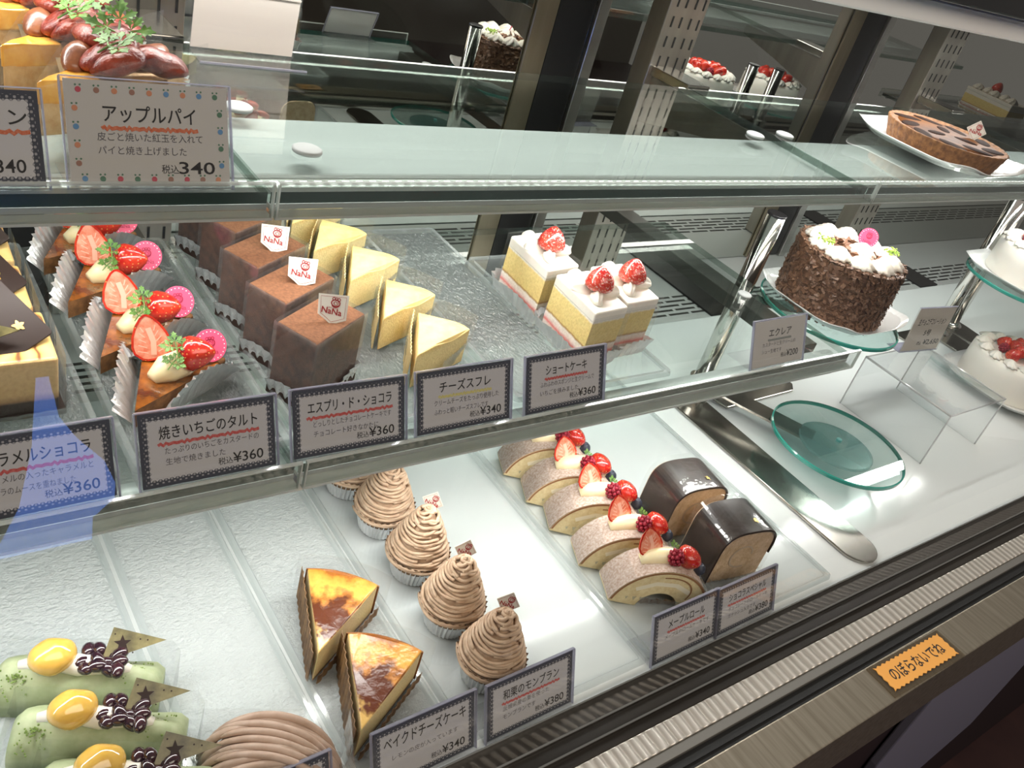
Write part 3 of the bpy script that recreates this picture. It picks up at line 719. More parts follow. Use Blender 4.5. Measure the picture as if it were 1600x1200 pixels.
def straw_prof(L_, R_): return [(R_ * .15, 0), (R_ * .62, L_ * .04), (R_ * .95, L_ * .18), (R_, L_ * .34), (R_ * .88, L_ * .56), (R_ * .62, L_ * .78), (R_ * .30, L_ * .94), (R_ * .08, L_)]
def strawberry(parent, M, L_=.022, R_=.0105, m=None, name='strawberry'):
    bm = NB(); lathe(bm, straw_prof(L_, R_), 20, M, rip=lambda r, z, a: r * (1 + .05 * math.cos(2 * a + 1)))
    return obj(name, bm, m or STRAW, parent, smooth=True)
def half_strawberry(parent, M, L_=.026, R_=.011):
    """cut face towards local -y, tip towards +z"""
    prof = [(R_ * .35, 0)] + straw_prof(L_, R_)[1:]
    bm = NB(); n = 12; rows = []
    for r, z in prof: rows.append([bm.verts.new(M @ Vector((r * math.cos(PI * k / n), .65 * r * math.sin(PI * k / n), z))) for k in range(n + 1)])
    for a, b in zip(rows, rows[1:]):
        for k in range(n): bm.faces.new((a[k], a[k + 1], b[k + 1], b[k]))
    f = bm.faces.new([q[0] for q in rows] + [q[-1] for q in rows[::-1]]); f.material_index = 1
    bm.faces.new(rows[-1]); bm.faces.new(rows[0])
    ribbon(bm, [(r * .95, z) for r, z in prof] + [(-r * .95, z) for r, z in prof[::-1]], .0016, M @ T(0, -.0003, 0), 0, True)
    o = obj('half_strawberry', bm, [STRAW, STRAWC], parent)
    bm = NB()
    ribbon(bm, [(0, L_ * .1), (R_ * .12, L_ * .4), (0, L_ * .72)], R_ * .28, M @ T(0, -.0004, 0))
    for k in range(5):
        for s in (-1, 1): ribbon(bm, [(s * R_ * .25, L_ * (.16 + .12 * k)), (s * R_ * (.74 - .09 * k), L_ * (.24 + .13 * k))], .0008, M @ T(0, -.0003, 0))
    obj('pale_core', bm, pm('strawberry_core', (.90, .50, .38), rough=.3), o)
    return o
def raspberry(parent, M, r=.0075):
    bm = NB(); ball(bm, r * .8, M @ SC(1, 1, 1.05), sub=1)
    for k in range(38):
        z = 1 - 2 * (k + .5) / 38; a = k * 2.39996; q = math.sqrt(1 - z * z)
        ball(bm, r * .27, M @ T(r * .82 * q * math.cos(a), r * .82 * q * math.sin(a), r * .86 * z), sub=1)
    return obj('raspberry', bm, RASP, parent, smooth=True)
def blueberry(parent, M, r=.0062):
    bm = NB(); lathe(bm, [(r * .3, -r * .95), (r * .8, -r * .6), (r, 0), (r * .85, r * .5), (r * .5, r * .82), (r * .42, r * .92), (r * .3, r * .72), (r * .05, r * .7)], 16, M)
    return obj('blueberry', bm, BLUEB, parent, smooth=True)
def parsley(parent, M, k=1.0, n=3, name='parsley_leaf'):
    """sprig of lobed leaves on thin stalks, lying in local x-y with a little curl"""
    bm = NB()
    def leaf(cx, cy, a, s):
        for j, (da, l) in enumerate(((0, 1), (55, .8), (-55, .8), (105, .55), (-105, .55))):
            aa = a + deg(da); pts = []
            prof = [(0, .02), (.40, .10), (.55, .33), (.66, .17), (.82, .27), (.84, .12), (1.05, .0), (.84, -.12), (.82, -.27), (.66, -.17), (.55, -.33), (.40, -.10)]
            for (u, v) in prof:
                u *= s * l; v *= s * l
                x = cx + u * math.cos(aa) - v * math.sin(aa); y = cy + u * math.sin(aa) + v * math.cos(aa)
                pts.append(bm.verts.new(M @ Vector((x, y, .0010 * j % .0017 + .25 * abs(v) + .12 * u))))
            bm.faces.new(pts)
    L3 = ((.0, .0085, 90), (.0075, .001, 5), (-.0075, .0005, 172))[:n]
    for (x, y, a) in L3: leaf(x * .55 * k, y * .55 * k, deg(a), .0085 * k)
    tube(bm, [(0, -.008 * k, 0), (0, -.002 * k, .001), (0, .004 * k, .0006)], .0004 * k, 5, M)
    tube(bm, [(0, -.002 * k, .001), (.005 * k, 0, .001)], .00035 * k, 5, M); tube(bm, [(0, -.002 * k, .001), (-.005 * k, 0, .001)], .00035 * k, 5, M)
    return obj(name, bm, LEAF, parent, solid=.0003)
def rosette(parent, M, r=.012, h=.011, m=None, lobes=8, twist=.7, name='cream_rosette'):
    prof = [(r * .80, 0), (r, h * .14), (r * .97, h * .32), (r * .8, h * .5), (r * .62, h * .68), (r * .38, h * .86), (r * .07, h)]
    bm = NB(); lathe(bm, prof, lobes * 4, M, rip=lambda q, z, a: q * (1 + .19 * math.cos(lobes * (a + twist * z / h * 1.3))))
    return obj(name, bm, m or CREAM, parent, smooth=True)
def petal(parent, M, L_=.022, wd=.011, h=.009, name='cream_rosette'):
    """pointed ridged cream piping lying along +x"""
    bm = NB(); n = 12; rows = []
    for i in range(11):
        u = i / 10; rr = (math.sin(PI * min(1, u * .82 + .12))) ** .7
        rows.append([bm.verts.new(M @ Vector((u * L_, wd / 2 * rr * math.cos(a) * (1 + .14 * math.cos(7 * a)), max(0, h * rr * math.sin(a) * (1 + .14 * math.cos(7 * a))) + .1 * h * u))) for a in [PI * k / n for k in range(n + 1)]])
    for a, b in zip(rows, rows[1:]):
        for k in range(n): bm.faces.new((a[k], a[k + 1], b[k + 1], b[k]))
    bm.faces.new(rows[0]); bm.faces.new(rows[-1])
    return obj(name, bm, CREAM, parent, smooth=True)
def blob(parent, name, m, pts, r, M=I4, n=10, taper=None, sq=1.0):
    bm = NB(); tube(bm, pts, r, n, M, taper=taper or (lambda t: max(.15, math.sin(PI * (t * .9 + .05)) ** .45)))
    return obj(name, bm, m, parent, smooth=True)
def gold_fleck(parent, M, r=.0028, name='gold_leaf'):
    bm = NB(); pl = [(r * (1 + .35 * math.cos(5 * a)) * math.cos(a), r * (1 + .35 * math.cos(5 * a)) * math.sin(a)) for a in [2 * PI * k / 20 for k in range(20)]]
    prism(bm, pl, 0, .0003, M); return obj(name, bm, GOLD, parent)

# ------------------------------------------------------------------ lower shelf: chocolate block cakes
zs = ZM + .0027                    # on a tray
ORD = ['frontmost', 'second from the front', 'third from the front', 'fourth from the front', 'fifth from the front']
FOOT = [(0, 0), (.017, -.036), (.074, -.002), (.057, .034)]
def choc_cake():
    t = thing('chocolate_cake', '', 'cake', (0, 0, 0)); h0 = .006
    bm = NB(); prism(bm, FOOT, h0, .064, mi=1, mtop=0, mside=1); obj('cake_body', bm, [COCOA, COCOAS], t, bevel=.0022, seg=3)
    bm = NB(); c = (.037, -.001); big = [((p[0] - c[0]) * 1.03 + c[0], (p[1] - c[1]) * 1.03 + c[1]) for p in FOOT]
    big2 = [((p[0] - c[0]) * 1.05 + c[0], (p[1] - c[1]) * 1.06 + c[1]) for p in FOOT]
    wall(bm, big2, h0 + .002, .0655, close=True); obj('film_wrap', bm, FILMG, t)
    bm = NB(); pleats(bm, big, .017, .004, 56, .0011, inset=.001, drop=lambda u: .75 + .3 * math.sin(u * 17)); obj('foil_cup', bm, FOILD, t)
    bm = NB(); prism(bm, big, 0, .0065); obj('cake_base', bm, pm('dark_base', (.03, .014, .009), rough=.7), t)
    pick(t, T(.042, -.004, .0735) @ RZ(deg(-16)) @ RX(deg(-30)) @ RY(deg(10)), 1.05)
    return t
cc = choc_cake(); pos = [(.259, .523), (.259, .580), (.2585, .636), (.262, .696), (.263, .756)]
for i, p in enumerate(pos):
    lb = '%s cocoa dusted chocolate block cake in its row%s' % (ORD[i], ', at the very back' if i == 4 else '')
    if i == 0: cc.location = (p[0], p[1], zs); cc['label'] = lb; cc['group'] = 'cocoa dusted chocolate block cakes'
    else: dup(cc, lb, (p[0], p[1], zs), skip=('name_tag',) if i > 2 else ())

# cheese souffle slices (yellow wedges)
def souffle():
    t = thing('cheese_slice', '', 'cake'); pl = wedge(.074, deg(19.5), 8)
    bm = NB(); prism(bm, pl, .002, .036, mi=1, mtop=0, mside=1)
    bmesh.ops.subdivide_edges(bm, edges=bm.edges[:], cuts=2, use_grid_fill=True)
    for v in bm.verts:
        if v.co.z > .0355: v.co.z += .0016 * math.sin(v.co.x * 130 + v.co.y * 90) - .012 * max(0, .022 - v.co.x)
    obj('cake_body', bm, [SOUF, SOUFS], t, bevel=.0014)
    bm = NB(); e = wedge(.078, deg(21), 8)
    wall(bm, e[1:], .004, .050); obj('film_wrap', bm, FILM, t)
    bm = NB(); pleats(bm, [(.030, -.016)] + e[2:-1] + [(.030, .016)], .024, .005, 64, .0013, close=False); obj('foil_cup', bm, CLEARCUP, t)
    bm = NB(); q = resample([(p[0], p[1], 0) for p in [(.002, .003), (.040, .0175), (.073, .027)]], 26, False)
    vs = [(p.x, p.y + .0022 + (.0009 if k % 2 else 0), 0) for k, p in enumerate(q)]
    wall(bm, vs, .001, .034, ztop=None); obj('side_paper', bm, pm('cream_baking_paper', (.72, .52, .22), (.82, .66, .36), scale=90, rough=.7), t, solid=.0006)
    return t
so = souffle(); pos = [(.372, .495), (.3715, .553), (.371, .617), (.361, .674), (.362, .728)]
for i, p in enumerate(pos):
    lb = '%s yellow cheese slice in its row beside the chocolate blocks' % ORD[i]
    if i == 0: so.location = (p[0], p[1], zs); so.rotation_euler = (0, 0, deg(40)); so['label'] = lb; so['group'] = 'yellow cheese slices'
    else: dup(so, lb, (p[0], p[1], zs), deg(40 + (1, 3, 0, 2)[i - 1]))

# baked strawberry tart slices
def straw_tart():
    t = thing('strawberry_tart', '', 'cake'); r, hf = .088, deg(20)
    bm = NB(); prism(bm, wedge(r, hf, 10), .003, .017, mi=1, mtop=0, mside=1)
    bmesh.ops.subdivide_edges(bm, edges=bm.edges[:], cuts=2, use_grid_fill=True)
    for v in bm.verts:
        if v.co.z > .0165: v.co.z += .0012 * math.sin(v.co.x * 160 + 1) * math.cos(v.co.y * 210)
    obj('tart_body', bm, [TARTG, CRUST], t)
    bm = NB(); arc = [(r * math.cos(a), r * math.sin(a)) for a in [-hf + 2 * hf * k / 10 for k in range(11)]]
    tube(bm, [(p[0], p[1], .017) for p in arc], .0042, 8); obj('crust_rim', bm, CRUST, t, smooth=True)
    blob(t, 'custard_dollop', CUSTARD, [(.038, .005, .0195), (.049, -.001, .0225), (.062, -.008, .0225), (.074, -.015, .0195)], .0115)
    half_strawberry(t, T(.061, .0125, .020) @ RZ(deg(-66)) @ RX(deg(-16)) @ RY(deg(-14)), .034, .0140)
    strawberry(t, T(.058, -.006, .032) @ RZ(deg(-78)) @ RY(deg(74)), .026, .0125)
    plaque(t, T(.082, -.020, .030) @ RZ(deg(-47)) @ RX(deg(-30)), .0125)
    parsley(t, T(.051, -.006, .0425) @ RZ(deg(-55)) @ RX(deg(25)), .95)
    parsley(t, T(.043, -.008, .0340) @ RZ(deg(-105)) @ RX(deg(25)), .8)
    bm = NB()
    def fan(path, hgt, out, sgn, n=44):
        q = resample([(a, b, 0) for a, b in path], n, False); rows = []
        for v in (0, .34, .67, 1):
            row = []
            for k, p in enumerate(q):
                u = k / (n - 1); h = hgt * math.sin(PI * (.10 + .80 * u)) ** .8; rip = (.0008 if k % 2 else -.0008) * v + .0012 * v * math.sin(k * 1.7 + 2 * v)
                row.append(bm.verts.new((p.x - .004 * v, p.y + sgn * (out * v ** 1.2 + rip), .0012 + h * v)))
            rows.append(row)
        for a, b in zip(rows, rows[1:]):
            for k in range(n - 1): bm.faces.new((a[k], a[k + 1], b[k + 1], b[k]))
    fan([(.006, .0045), (.03, .0140), (.060, .0245), (.088, .0340)], .026, .012, 1)
    fan([(.010, -.0065), (.032, -.0150), (.058, -.0245), (.088, -.0345)], .034, .010, -1)
    obj('foil_sheet', bm, FOIL, t)
    return t
stt = straw_tart(); pos = [(.153, .499), (.148, .566), (.144, .644), (.141, .712), ]
for i, p in enumerate(pos):
    lb = '%s strawberry topped amber tart slice with pink plaque' % ORD[i]
    if i == 0: stt.location = (p[0], p[1], zs); stt.rotation_euler = (0, 0, deg(50)); stt['label'] = lb; stt['group'] = 'strawberry tart slices'
    else: dup(stt, lb, (p[0], p[1], zs), deg(50 - 2 * i))

# caramel marble cakes with dark plaques
def caramel():
    t = thing('caramel_cake', '', 'cake'); W, D, H = .105, .060, .046
    bm = NB(); pl = [(-W, 0), (0, 0), (.002, D), (-W + .002, D)]
    prism(bm, pl, .003, H, mi=1, mtop=0, mside=1); obj('cake_body', bm, [CARMT, CARAMS], t, bevel=.0025, seg=3)
    bm = NB(); prism(bm, [(-W, -.001), (.004, -.001), (.004, D), (-W, D)], 0, .0035); obj('cake_base', bm, DCHOC, t)
    bm = NB(); pleats(bm, [(-W, -.003), (.003, -.003), (.006, D), (-W, D)], .008, .005, 60, .0012); obj('pleated_cup', bm, CLEARCUP, t)
    bm = NB(); wall(bm, [(-W, -.0035), (.0035, -.0035), (.006, D)], .004, .050); obj('film_wrap', bm, FILM, t)
    s = .026
    M = T(-.034, .030, H + .010) @ RZ(deg(-10)) @ RX(deg(33)) @ RY(deg(7)) @ RZ(deg(40))
    bm = NB(); prism(bm, rrect(2 * s, 2 * s, .003, 3), 0, .0022, M); pq = obj('chocolate_plaque', bm, DCHOC, t, bevel=.0004)
    gold_fleck(pq, M @ T(.012, -.010, .0024), .0032)
    M2 = T(-.040, .010, H + .007) @ RX(deg(40)) @ RZ(deg(10))
    bm = NB(); prism(bm, [(-.03, 0), (.022, .006), (-.006, .022)], 0, .0014, M2); obj('green_plaque', bm, OLIVE, t)
    return t
def marble_mat():
    m, N, L = nt('caramel_marble_top'); p = N['Principled BSDF']; p.inputs['Roughness'].default_value = .28; p.inputs['Coat Weight'].default_value = .3
    co = coords(N, L); n = noise(N, L, co, 30, 3); wv = N.new('ShaderNodeTexWave'); wv.inputs['Scale'].default_value = 26; wv.inputs['Distortion'].default_value = 9
    wv.inputs['Detail'].default_value = 2; L.new(co, wv.inputs['Vector'])
    L.new(ramp(N, L, wv.outputs['Color'], [(.0, (.22, .09, .04)), (.10, (.55, .30, .09)), (.3, (.74, .48, .16)), (1, (.82, .56, .22))]), p.inputs['Base Color'])
    return m
CARMT = marble_mat()
ca = caramel(); pos = [(.113, .531), (.111, .597), (.112, .664)]
for i, p in enumerate(pos):
    lb = '%s marbled caramel cake with a dark chocolate plaque, at the left edge' % ORD[i]
    if i == 0: ca.location = (p[0], p[1], zs); ca['label'] = lb; ca['group'] = 'marbled caramel cakes'
    else: dup(ca, lb, (p[0], p[1], zs), skip=('green_plaque',))

# strawberry shortcakes
def shortcake():
    t = thing('shortcake', '', 'cake'); W, D, H = .044, .073, .0625
    pl = [(0, 0), (W, .004), (W + .006, D), (.006, D - .003)]
    bm = NB(); prism(bm, pl, .004, H - .009, mi=0); obj('cake_body', bm, SHORTS, t)
    bm = NB(); prism(bm, [(-.0006, -.0006), (W + .0004, .0034), (W + .0066, D + .0006), (.0054, D - .0024)], H - .011, H + .0005)
    obj('cream_top', bm, CREAM, t, bevel=.002, seg=3)
    petal(t, T(.024, .030, H) @ RZ(deg(-8)), .026, .014, .011); petal(t, T(.026, .034, H) @ RZ(deg(55)), .026, .014, .011)
    petal(t, T(.022, .034, H) @ RZ(deg(150)), .022, .014, .011); petal(t, T(.020, .028, H) @ RZ(deg(-120)), .021, .013, .010)
    petal(t, T(.022, .050, H) @ RZ(deg(95)), .020, .012, .009)
    strawberry(t, T(.020, .026, H + .0055) @ RX(deg(-14)) @ RY(deg(10)), .0255, .0138, STRAWD)
    bm = NB(); big = [(-.0025, -.003), (W + .003, .001), (W + .0085, D + .003), (.003, D)]
    wall(bm, [big[1], big[2], big[3]], .012, H + .003); wall(bm, [big[0], big[1]], .012, H - .004); obj('film_wrap', bm, FILM, t)
    bm = NB(); pleats(bm, big, .017, .006, 64, .0017, drop=lambda u: .85 + .35 * abs(math.sin(u * 2 * PI * 2))); obj('foil_cup', bm, FOIL, t)
    return t
sh = shortcake(); sh.location = (.553, .487, zs); sh['label'] = 'frontmost strawberry shortcake, left of the one with film edge'; sh['group'] = 'strawberry shortcakes'
dup(sh, 'rear left strawberry shortcake, at the back of the clear tray', (.555, .566, zs), deg(2)); dup(sh, 'right hand strawberry shortcake behind the front one', (.6035, .497, zs), deg(-2))


# ------------------------------------------------------------------ white deck
zd = .0027
# chestnut cream cups
def montblanc():
    t = thing('chestnut_cream_cup', '', 'cake'); 
    def R_(u): return .0268 * (1 - u) ** .62 * (1 - .08 * u) + .0035
    bm = NB(); lathe(bm, [(R_(u) - .0025, .026 + .052 * u) for u in [k / 12 for k in range(13)]], 20); obj('cream_core', bm, MONT, t, smooth=True)
    bm = NB(); rnd = random.Random(3)
    for k in range(25):
        u0 = k / 25; tilt = rnd.uniform(-.05, .05); ph = rnd.uniform(0, 6.28); pts = []
        a0 = rnd.uniform(0, 6.28); span = rnd.uniform(4.2, 6.8)
        for i in range(40):
            a = a0 + span * i / 39; u = min(.985, max(0, u0 + tilt * math.sin(a + ph) + .015 * math.sin(3 * a + ph) + .02 * (i / 39)))
            r = R_(u) - .0004 + .0006 * math.sin(5 * a + ph); pts.append((r * math.cos(a), r * math.sin(a), .0265 + .0535 * u))
        tube(bm, pts, .0017, 6)
    tube(bm, [(.0045 * (1 - i / 14) * math.cos(i * .9), .0045 * (1 - i / 14) * math.sin(i * .9), .078 + .004 * i / 14) for i in range(15)], .0017, 6)
    obj('cream_strands', bm, [MONT], t, smooth=True)
    bm = NB(); circ = [(.0205 * math.cos(2 * PI * k / 60), .0205 * math.sin(2 * PI * k / 60)) for k in range(60)]
    pleats(bm, circ, .029, .0085, 72, .0016); obj('foil_cup', bm, FOIL, t)
    bm = NB(); n = 64; q0 = []; q1 = []
    for k in range(n):
        a = 2 * PI * k / n; q0.append(bm.verts.new((.0255 * math.cos(a), .0255 * math.sin(a), .018))); rr = .0305 + (.0012 if k % 2 else -.0008); q1.append(bm.verts.new((rr * math.cos(a), rr * math.sin(a), .030 + (.0028 if k % 2 else 0))))
    for k in range(n): bm.faces.new((q0[k], q0[(k + 1) % n], q1[(k + 1) % n], q1[k]))
    obj('brown_paper_cup', bm, PAPERB, t)
    pick(t, T(.0085, .010, .0785) @ RZ(deg(-34)) @ RX(deg(-12)) @ RY(deg(10)), .86, 'square')
    return t
mb = montblanc(); pos = [(.405, .336), (.404, .400), (.405, .466), (.403, .531), (.397, .592)]
for i, p in enumerate(pos):
    lb = '%s piped chestnut cream cup%s' % (ORD[i], (', with a name tag', ', with a name tag', ', with a name tag', ', without a tag', ', half behind the shelf edge')[i])
    if i == 0: mb.location = (p[0], p[1], zd); mb['label'] = lb; mb['group'] = 'chestnut cream cups'
    else: dup(mb, lb, (p[0], p[1], zd), deg((0, 8, -6, 30, 70)[i]), skip=('name_tag',) if i > 2 else ())

# baked cheesecake slices
def cheesecake():
    t = thing('baked_cheesecake', '', 'cake'); pl = wedge(.089, deg(20.5), 10)
    bm = NB(); prism(bm, pl, .002, .038, mi=1, mtop=0, mside=1)
    bmesh.ops.subdivide_edges(bm, edges=bm.edges[:], cuts=2, use_grid_fill=True)
    for v in bm.verts:
        if v.co.z > .0375: v.co.z += .0013 * math.sin(v.co.x * 90) + .0008 * math.sin(v.co.y * 170)
    obj('cake_body', bm, [CHEESET, CHEESES], t, bevel=.001)
    for s in (1, -1):
        bm = NB(); q = resample([(.0, s * .0025, 0), (.086, s * .0345, 0)], 60, False)
        vs = [(p.x, p.y + s * (.0012 + .0012 * abs(math.sin(k * PI / 5))), 0) for k, p in enumerate(q)]
        wall(bm, vs, .001, .037 if s > 0 else .011); obj('scalloped_paper', bm, PAPERB, t, solid=.0006)
    bm = NB(); q = [(.0905 * math.cos(a) , .0905 * math.sin(a)) for a in [deg(-21 + 42 * k / 12) for k in range(13)]]
    wall(bm, q, .002, .037); obj('crust_edge', bm, pm('dark_crust', (.22, .08, .02), (.4, .18, .06), scale=150, rough=.7), t, solid=.0012)
    bm = NB(); e = wedge(.098, deg(25), 8); wall(bm, e[1:], .002, .047); obj('film_wrap', bm, FILM, t)
    return t
ch = cheesecake(); ch.location = (.266, .311, zd); ch.rotation_euler = (0, 0, deg(50)); ch['label'] = 'front baked cheesecake slice with dark brown tip'; ch['group'] = 'baked cheesecake slices'
dup(ch, 'rear baked cheesecake slice behind the darker one', (.2655, .386, zd), deg(51))

# arched cake profiles
def arch(ro, ri, a0, a1, n=22, sx=1.0): 
    o = [(ro * sx * math.cos(a), ro * math.sin(a)) for a in [deg(a0 + (a1 - a0) * k / n) for k in range(n + 1)]]
    i = [(ri * sx * math.cos(a), ri * math.sin(a)) for a in [deg(a1 + (a0 - a1) * k / n) for k in range(n + 1)]]
    return o + i
XZ = Matrix(((1, 0, 0, 0), (0, 0, -1, 0), (0, 1, 0, 0), (0, 0, 0, 1)))     # x,y,z -> x,-z,y
# fruit roll slices
def roll():
    t = thing('fruit_roll_cake', '', 'cake'); z0 = -.006
    pl = [(x, y + z0) for x, y in arch(.054, .023, 10, 170, 26, 1.02)]
    bm = NB(); prism(bm, pl, -.0185, .0185, XZ, mi=0); obj('roll_body', bm, [SPONGE], t, bevel=.001)
    bm = NB(); k0 = arch(.0548, .0541, 13, 167, 26, 1.02); prism(bm, [(x, y + z0) for x, y in k0], -.0182, .0187, XZ); obj('sugared_skin', bm, ROLLTOP, t)
    bm = NB(); sw = [(.012 + .030 * math.sin(a) * .62, .036 + z0 + .009 * math.cos(a) * (1 + .2 * a) - .006 * a) for a in [-1.1 + 3.2 * k / 16 for k in range(17)]]
    ribbon(bm, [(x, z) for x, z in sw], .0016, T(0, -.0189, 0)); 
    ribbon(bm, [(.0525 * 1.02 * math.cos(a), .0525 * math.sin(a) + z0) for a in [deg(14 + 152 * k / 24) for k in range(25)]], .0022, T(0, -.0189, 0)); obj('roll_swirl', bm, SKINB, t)
    bm = NB(); ribbon(bm, [(-.030, .028 + z0), (-.010, .037 + z0), (.012, .036 + z0), (.030, .026 + z0)], .0055, T(0, -.01875, 0)); obj('cream_filling', bm, pm('roll_cream', (.84, .77, .60), rough=.6), t)
    zt_ = .054 + z0
    cz = lambda x: z0 + .054 * math.sqrt(max(0, 1 - (x / .056) ** 2))
    blob(t, 'custard_dollop', CUSTARD, [(x, .002, cz(x) + .0012) for x in (-.027, -.018, -.008, .003, .014, .026, .034)], .0098, taper=lambda u: max(.3, math.sin(PI * (.08 + .86 * u)) ** .35))
    half_strawberry(t, T(-.016, .003, zt_ + .001) @ RZ(deg(12)) @ RX(deg(-30)) @ RY(deg(-10)), .028, .0140)
    raspberry(t, T(.005, -.006, zt_ + .0085), .0088)
    strawberry(t, T(.021, -.002, cz(.023) + .0100) @ RZ(deg(-50)) @ RX(deg(-14)) @ RY(deg(-160)) @ T(0, 0, -.010), .023, .0130)
    blueberry(t, T(.0385, -.002, cz(.0385) + .006), .0072)
    parsley(t, T(.008, .009, zt_ + .006) @ RX(deg(40)), .7, 2, 'green_herb')
    bm = NB(); wall(bm, [(.057 * 1.02 * math.cos(deg(a)), 0) for a in (0, 1)], 0, .001)
    bm.free(); bm = NB()
    e = [(.0572 * 1.02 * math.cos(a), .0572 * math.sin(a) + z0) for a in [deg(14 + 152 * k / 20) for k in range(21)]]
    for s in (-.0200, ): 
        a_ = [bm.verts.new((x, s, z)) for x, z in e]; b_ = [bm.verts.new((x, s + .040, z)) for x, z in e]
        for k in list(range(0, 5)) + list(range(15, 20)): bm.faces.new((a_[k], a_[k + 1], b_[k + 1], b_[k]))
    obj('film_wrap', bm, FILM, t)
    bm = NB(); pleats(bm, rrect(.094, .035, .012, 6), .011, .002, 60, .0016, drop=lambda u: .8 + .25 * math.sin(u * 4 * PI)); obj('foil_cup', bm, CLEARCUP, t)
    bm = NB(); pleats(bm, rrect(.090, .032, .012, 6), .007, .001, 44, .0016); obj('brown_paper_cup', bm, PAPERB, t)
    return t
ro = roll(); pos = [(.627, .352), (.627, .402), (.628, .454), (.629, .500), (.630, .549)]
for i, p in enumerate(pos):
    lb = '%s sponge roll slice topped with strawberry, raspberry and blueberry' % ORD[i]
    if i == 0: ro.location = (p[0], p[1], zd); ro.rotation_euler = (0, 0, deg(-25)); ro['label'] = lb; ro['group'] = 'fruit topped roll slices'
    else: dup(ro, lb, (p[0], p[1], zd), deg(-25 + (0, 1, -1, 0, 2)[i]))

# glazed chocolate rolls
def choc_roll():
    t = thing('glazed_chocolate_roll', '', 'cake'); r = .0365
    def dome(rx, z0, rz, rev=False):
        q = [(rx * math.copysign(abs(math.cos(a)) ** .62, math.cos(a)), z0 + rz * math.sin(a) ** .62) for a in [deg(176 - 172 * k / 24) for k in range(25)]]
        return q[::-1] if rev else q
    prof = [(-r, .002)] + dome(r, .042, .030) + [(r, .002)]
    bm = NB(); prism(bm, prof, -.0255, .0255, XZ); obj('cake_body', bm, CRUMB, t, bevel=.001)
    cp = [(-r - .0014, .003)] + dome(r + .0014, .042, .0322) + [(r + .0014, .036), (r - .0004, .036)] + dome(r - .0004, .042, .0296, True) + [(-r + .0004, .003)]
    bm = NB(); prism(bm, cp, -.0235, .0275, XZ); obj('chocolate_glaze', bm, GLAZE, t, bevel=.0012)
    bm = NB(); ribbon(bm, [(.012 * math.cos(a) * (1 + .12 * a), .038 + .011 * math.sin(a) * (1 + .12 * a)) for a in [.3 * k for k in range(18)]], .0022, T(0, -.0259, 0)); obj('cream_swirl', bm, pm('mocha_cream', (.50, .40, .30), rough=.7), t)
    gold_fleck(t, T(.010, -.012, .0746) @ RY(deg(6)), .0026)
    bm = NB(); e = [(-r - .003, .004)] + dome(r + .003, .043, .0335) + [(r + .003, .006)]
    a_ = [bm.verts.new((x, -.0275, z)) for x, z in e]; b_ = [bm.verts.new((x, .0285, z)) for x, z in e]
    for k in range(len(e) - 1): bm.faces.new((a_[k], a_[k + 1], b_[k + 1], b_[k]))
    obj('film_wrap', bm, FILM, t)
    bm = NB(); pleats(bm, rrect(.072, .05, .014, 6), .010, .007, 60, .0016); obj('pleated_cup', bm, CLEARCUP, t)
    return t
cr = choc_roll(); cr.location = (.7325, .356, zd); cr.rotation_euler = (0, 0, deg(-9)); cr['label'] = 'front glazed chocolate roll with gold fleck, nearer its price card'; cr['group'] = 'glazed chocolate rolls'
dup(cr, 'rear glazed chocolate roll with gold fleck, farther from the rail', (.729, .427, zd), deg(-8))

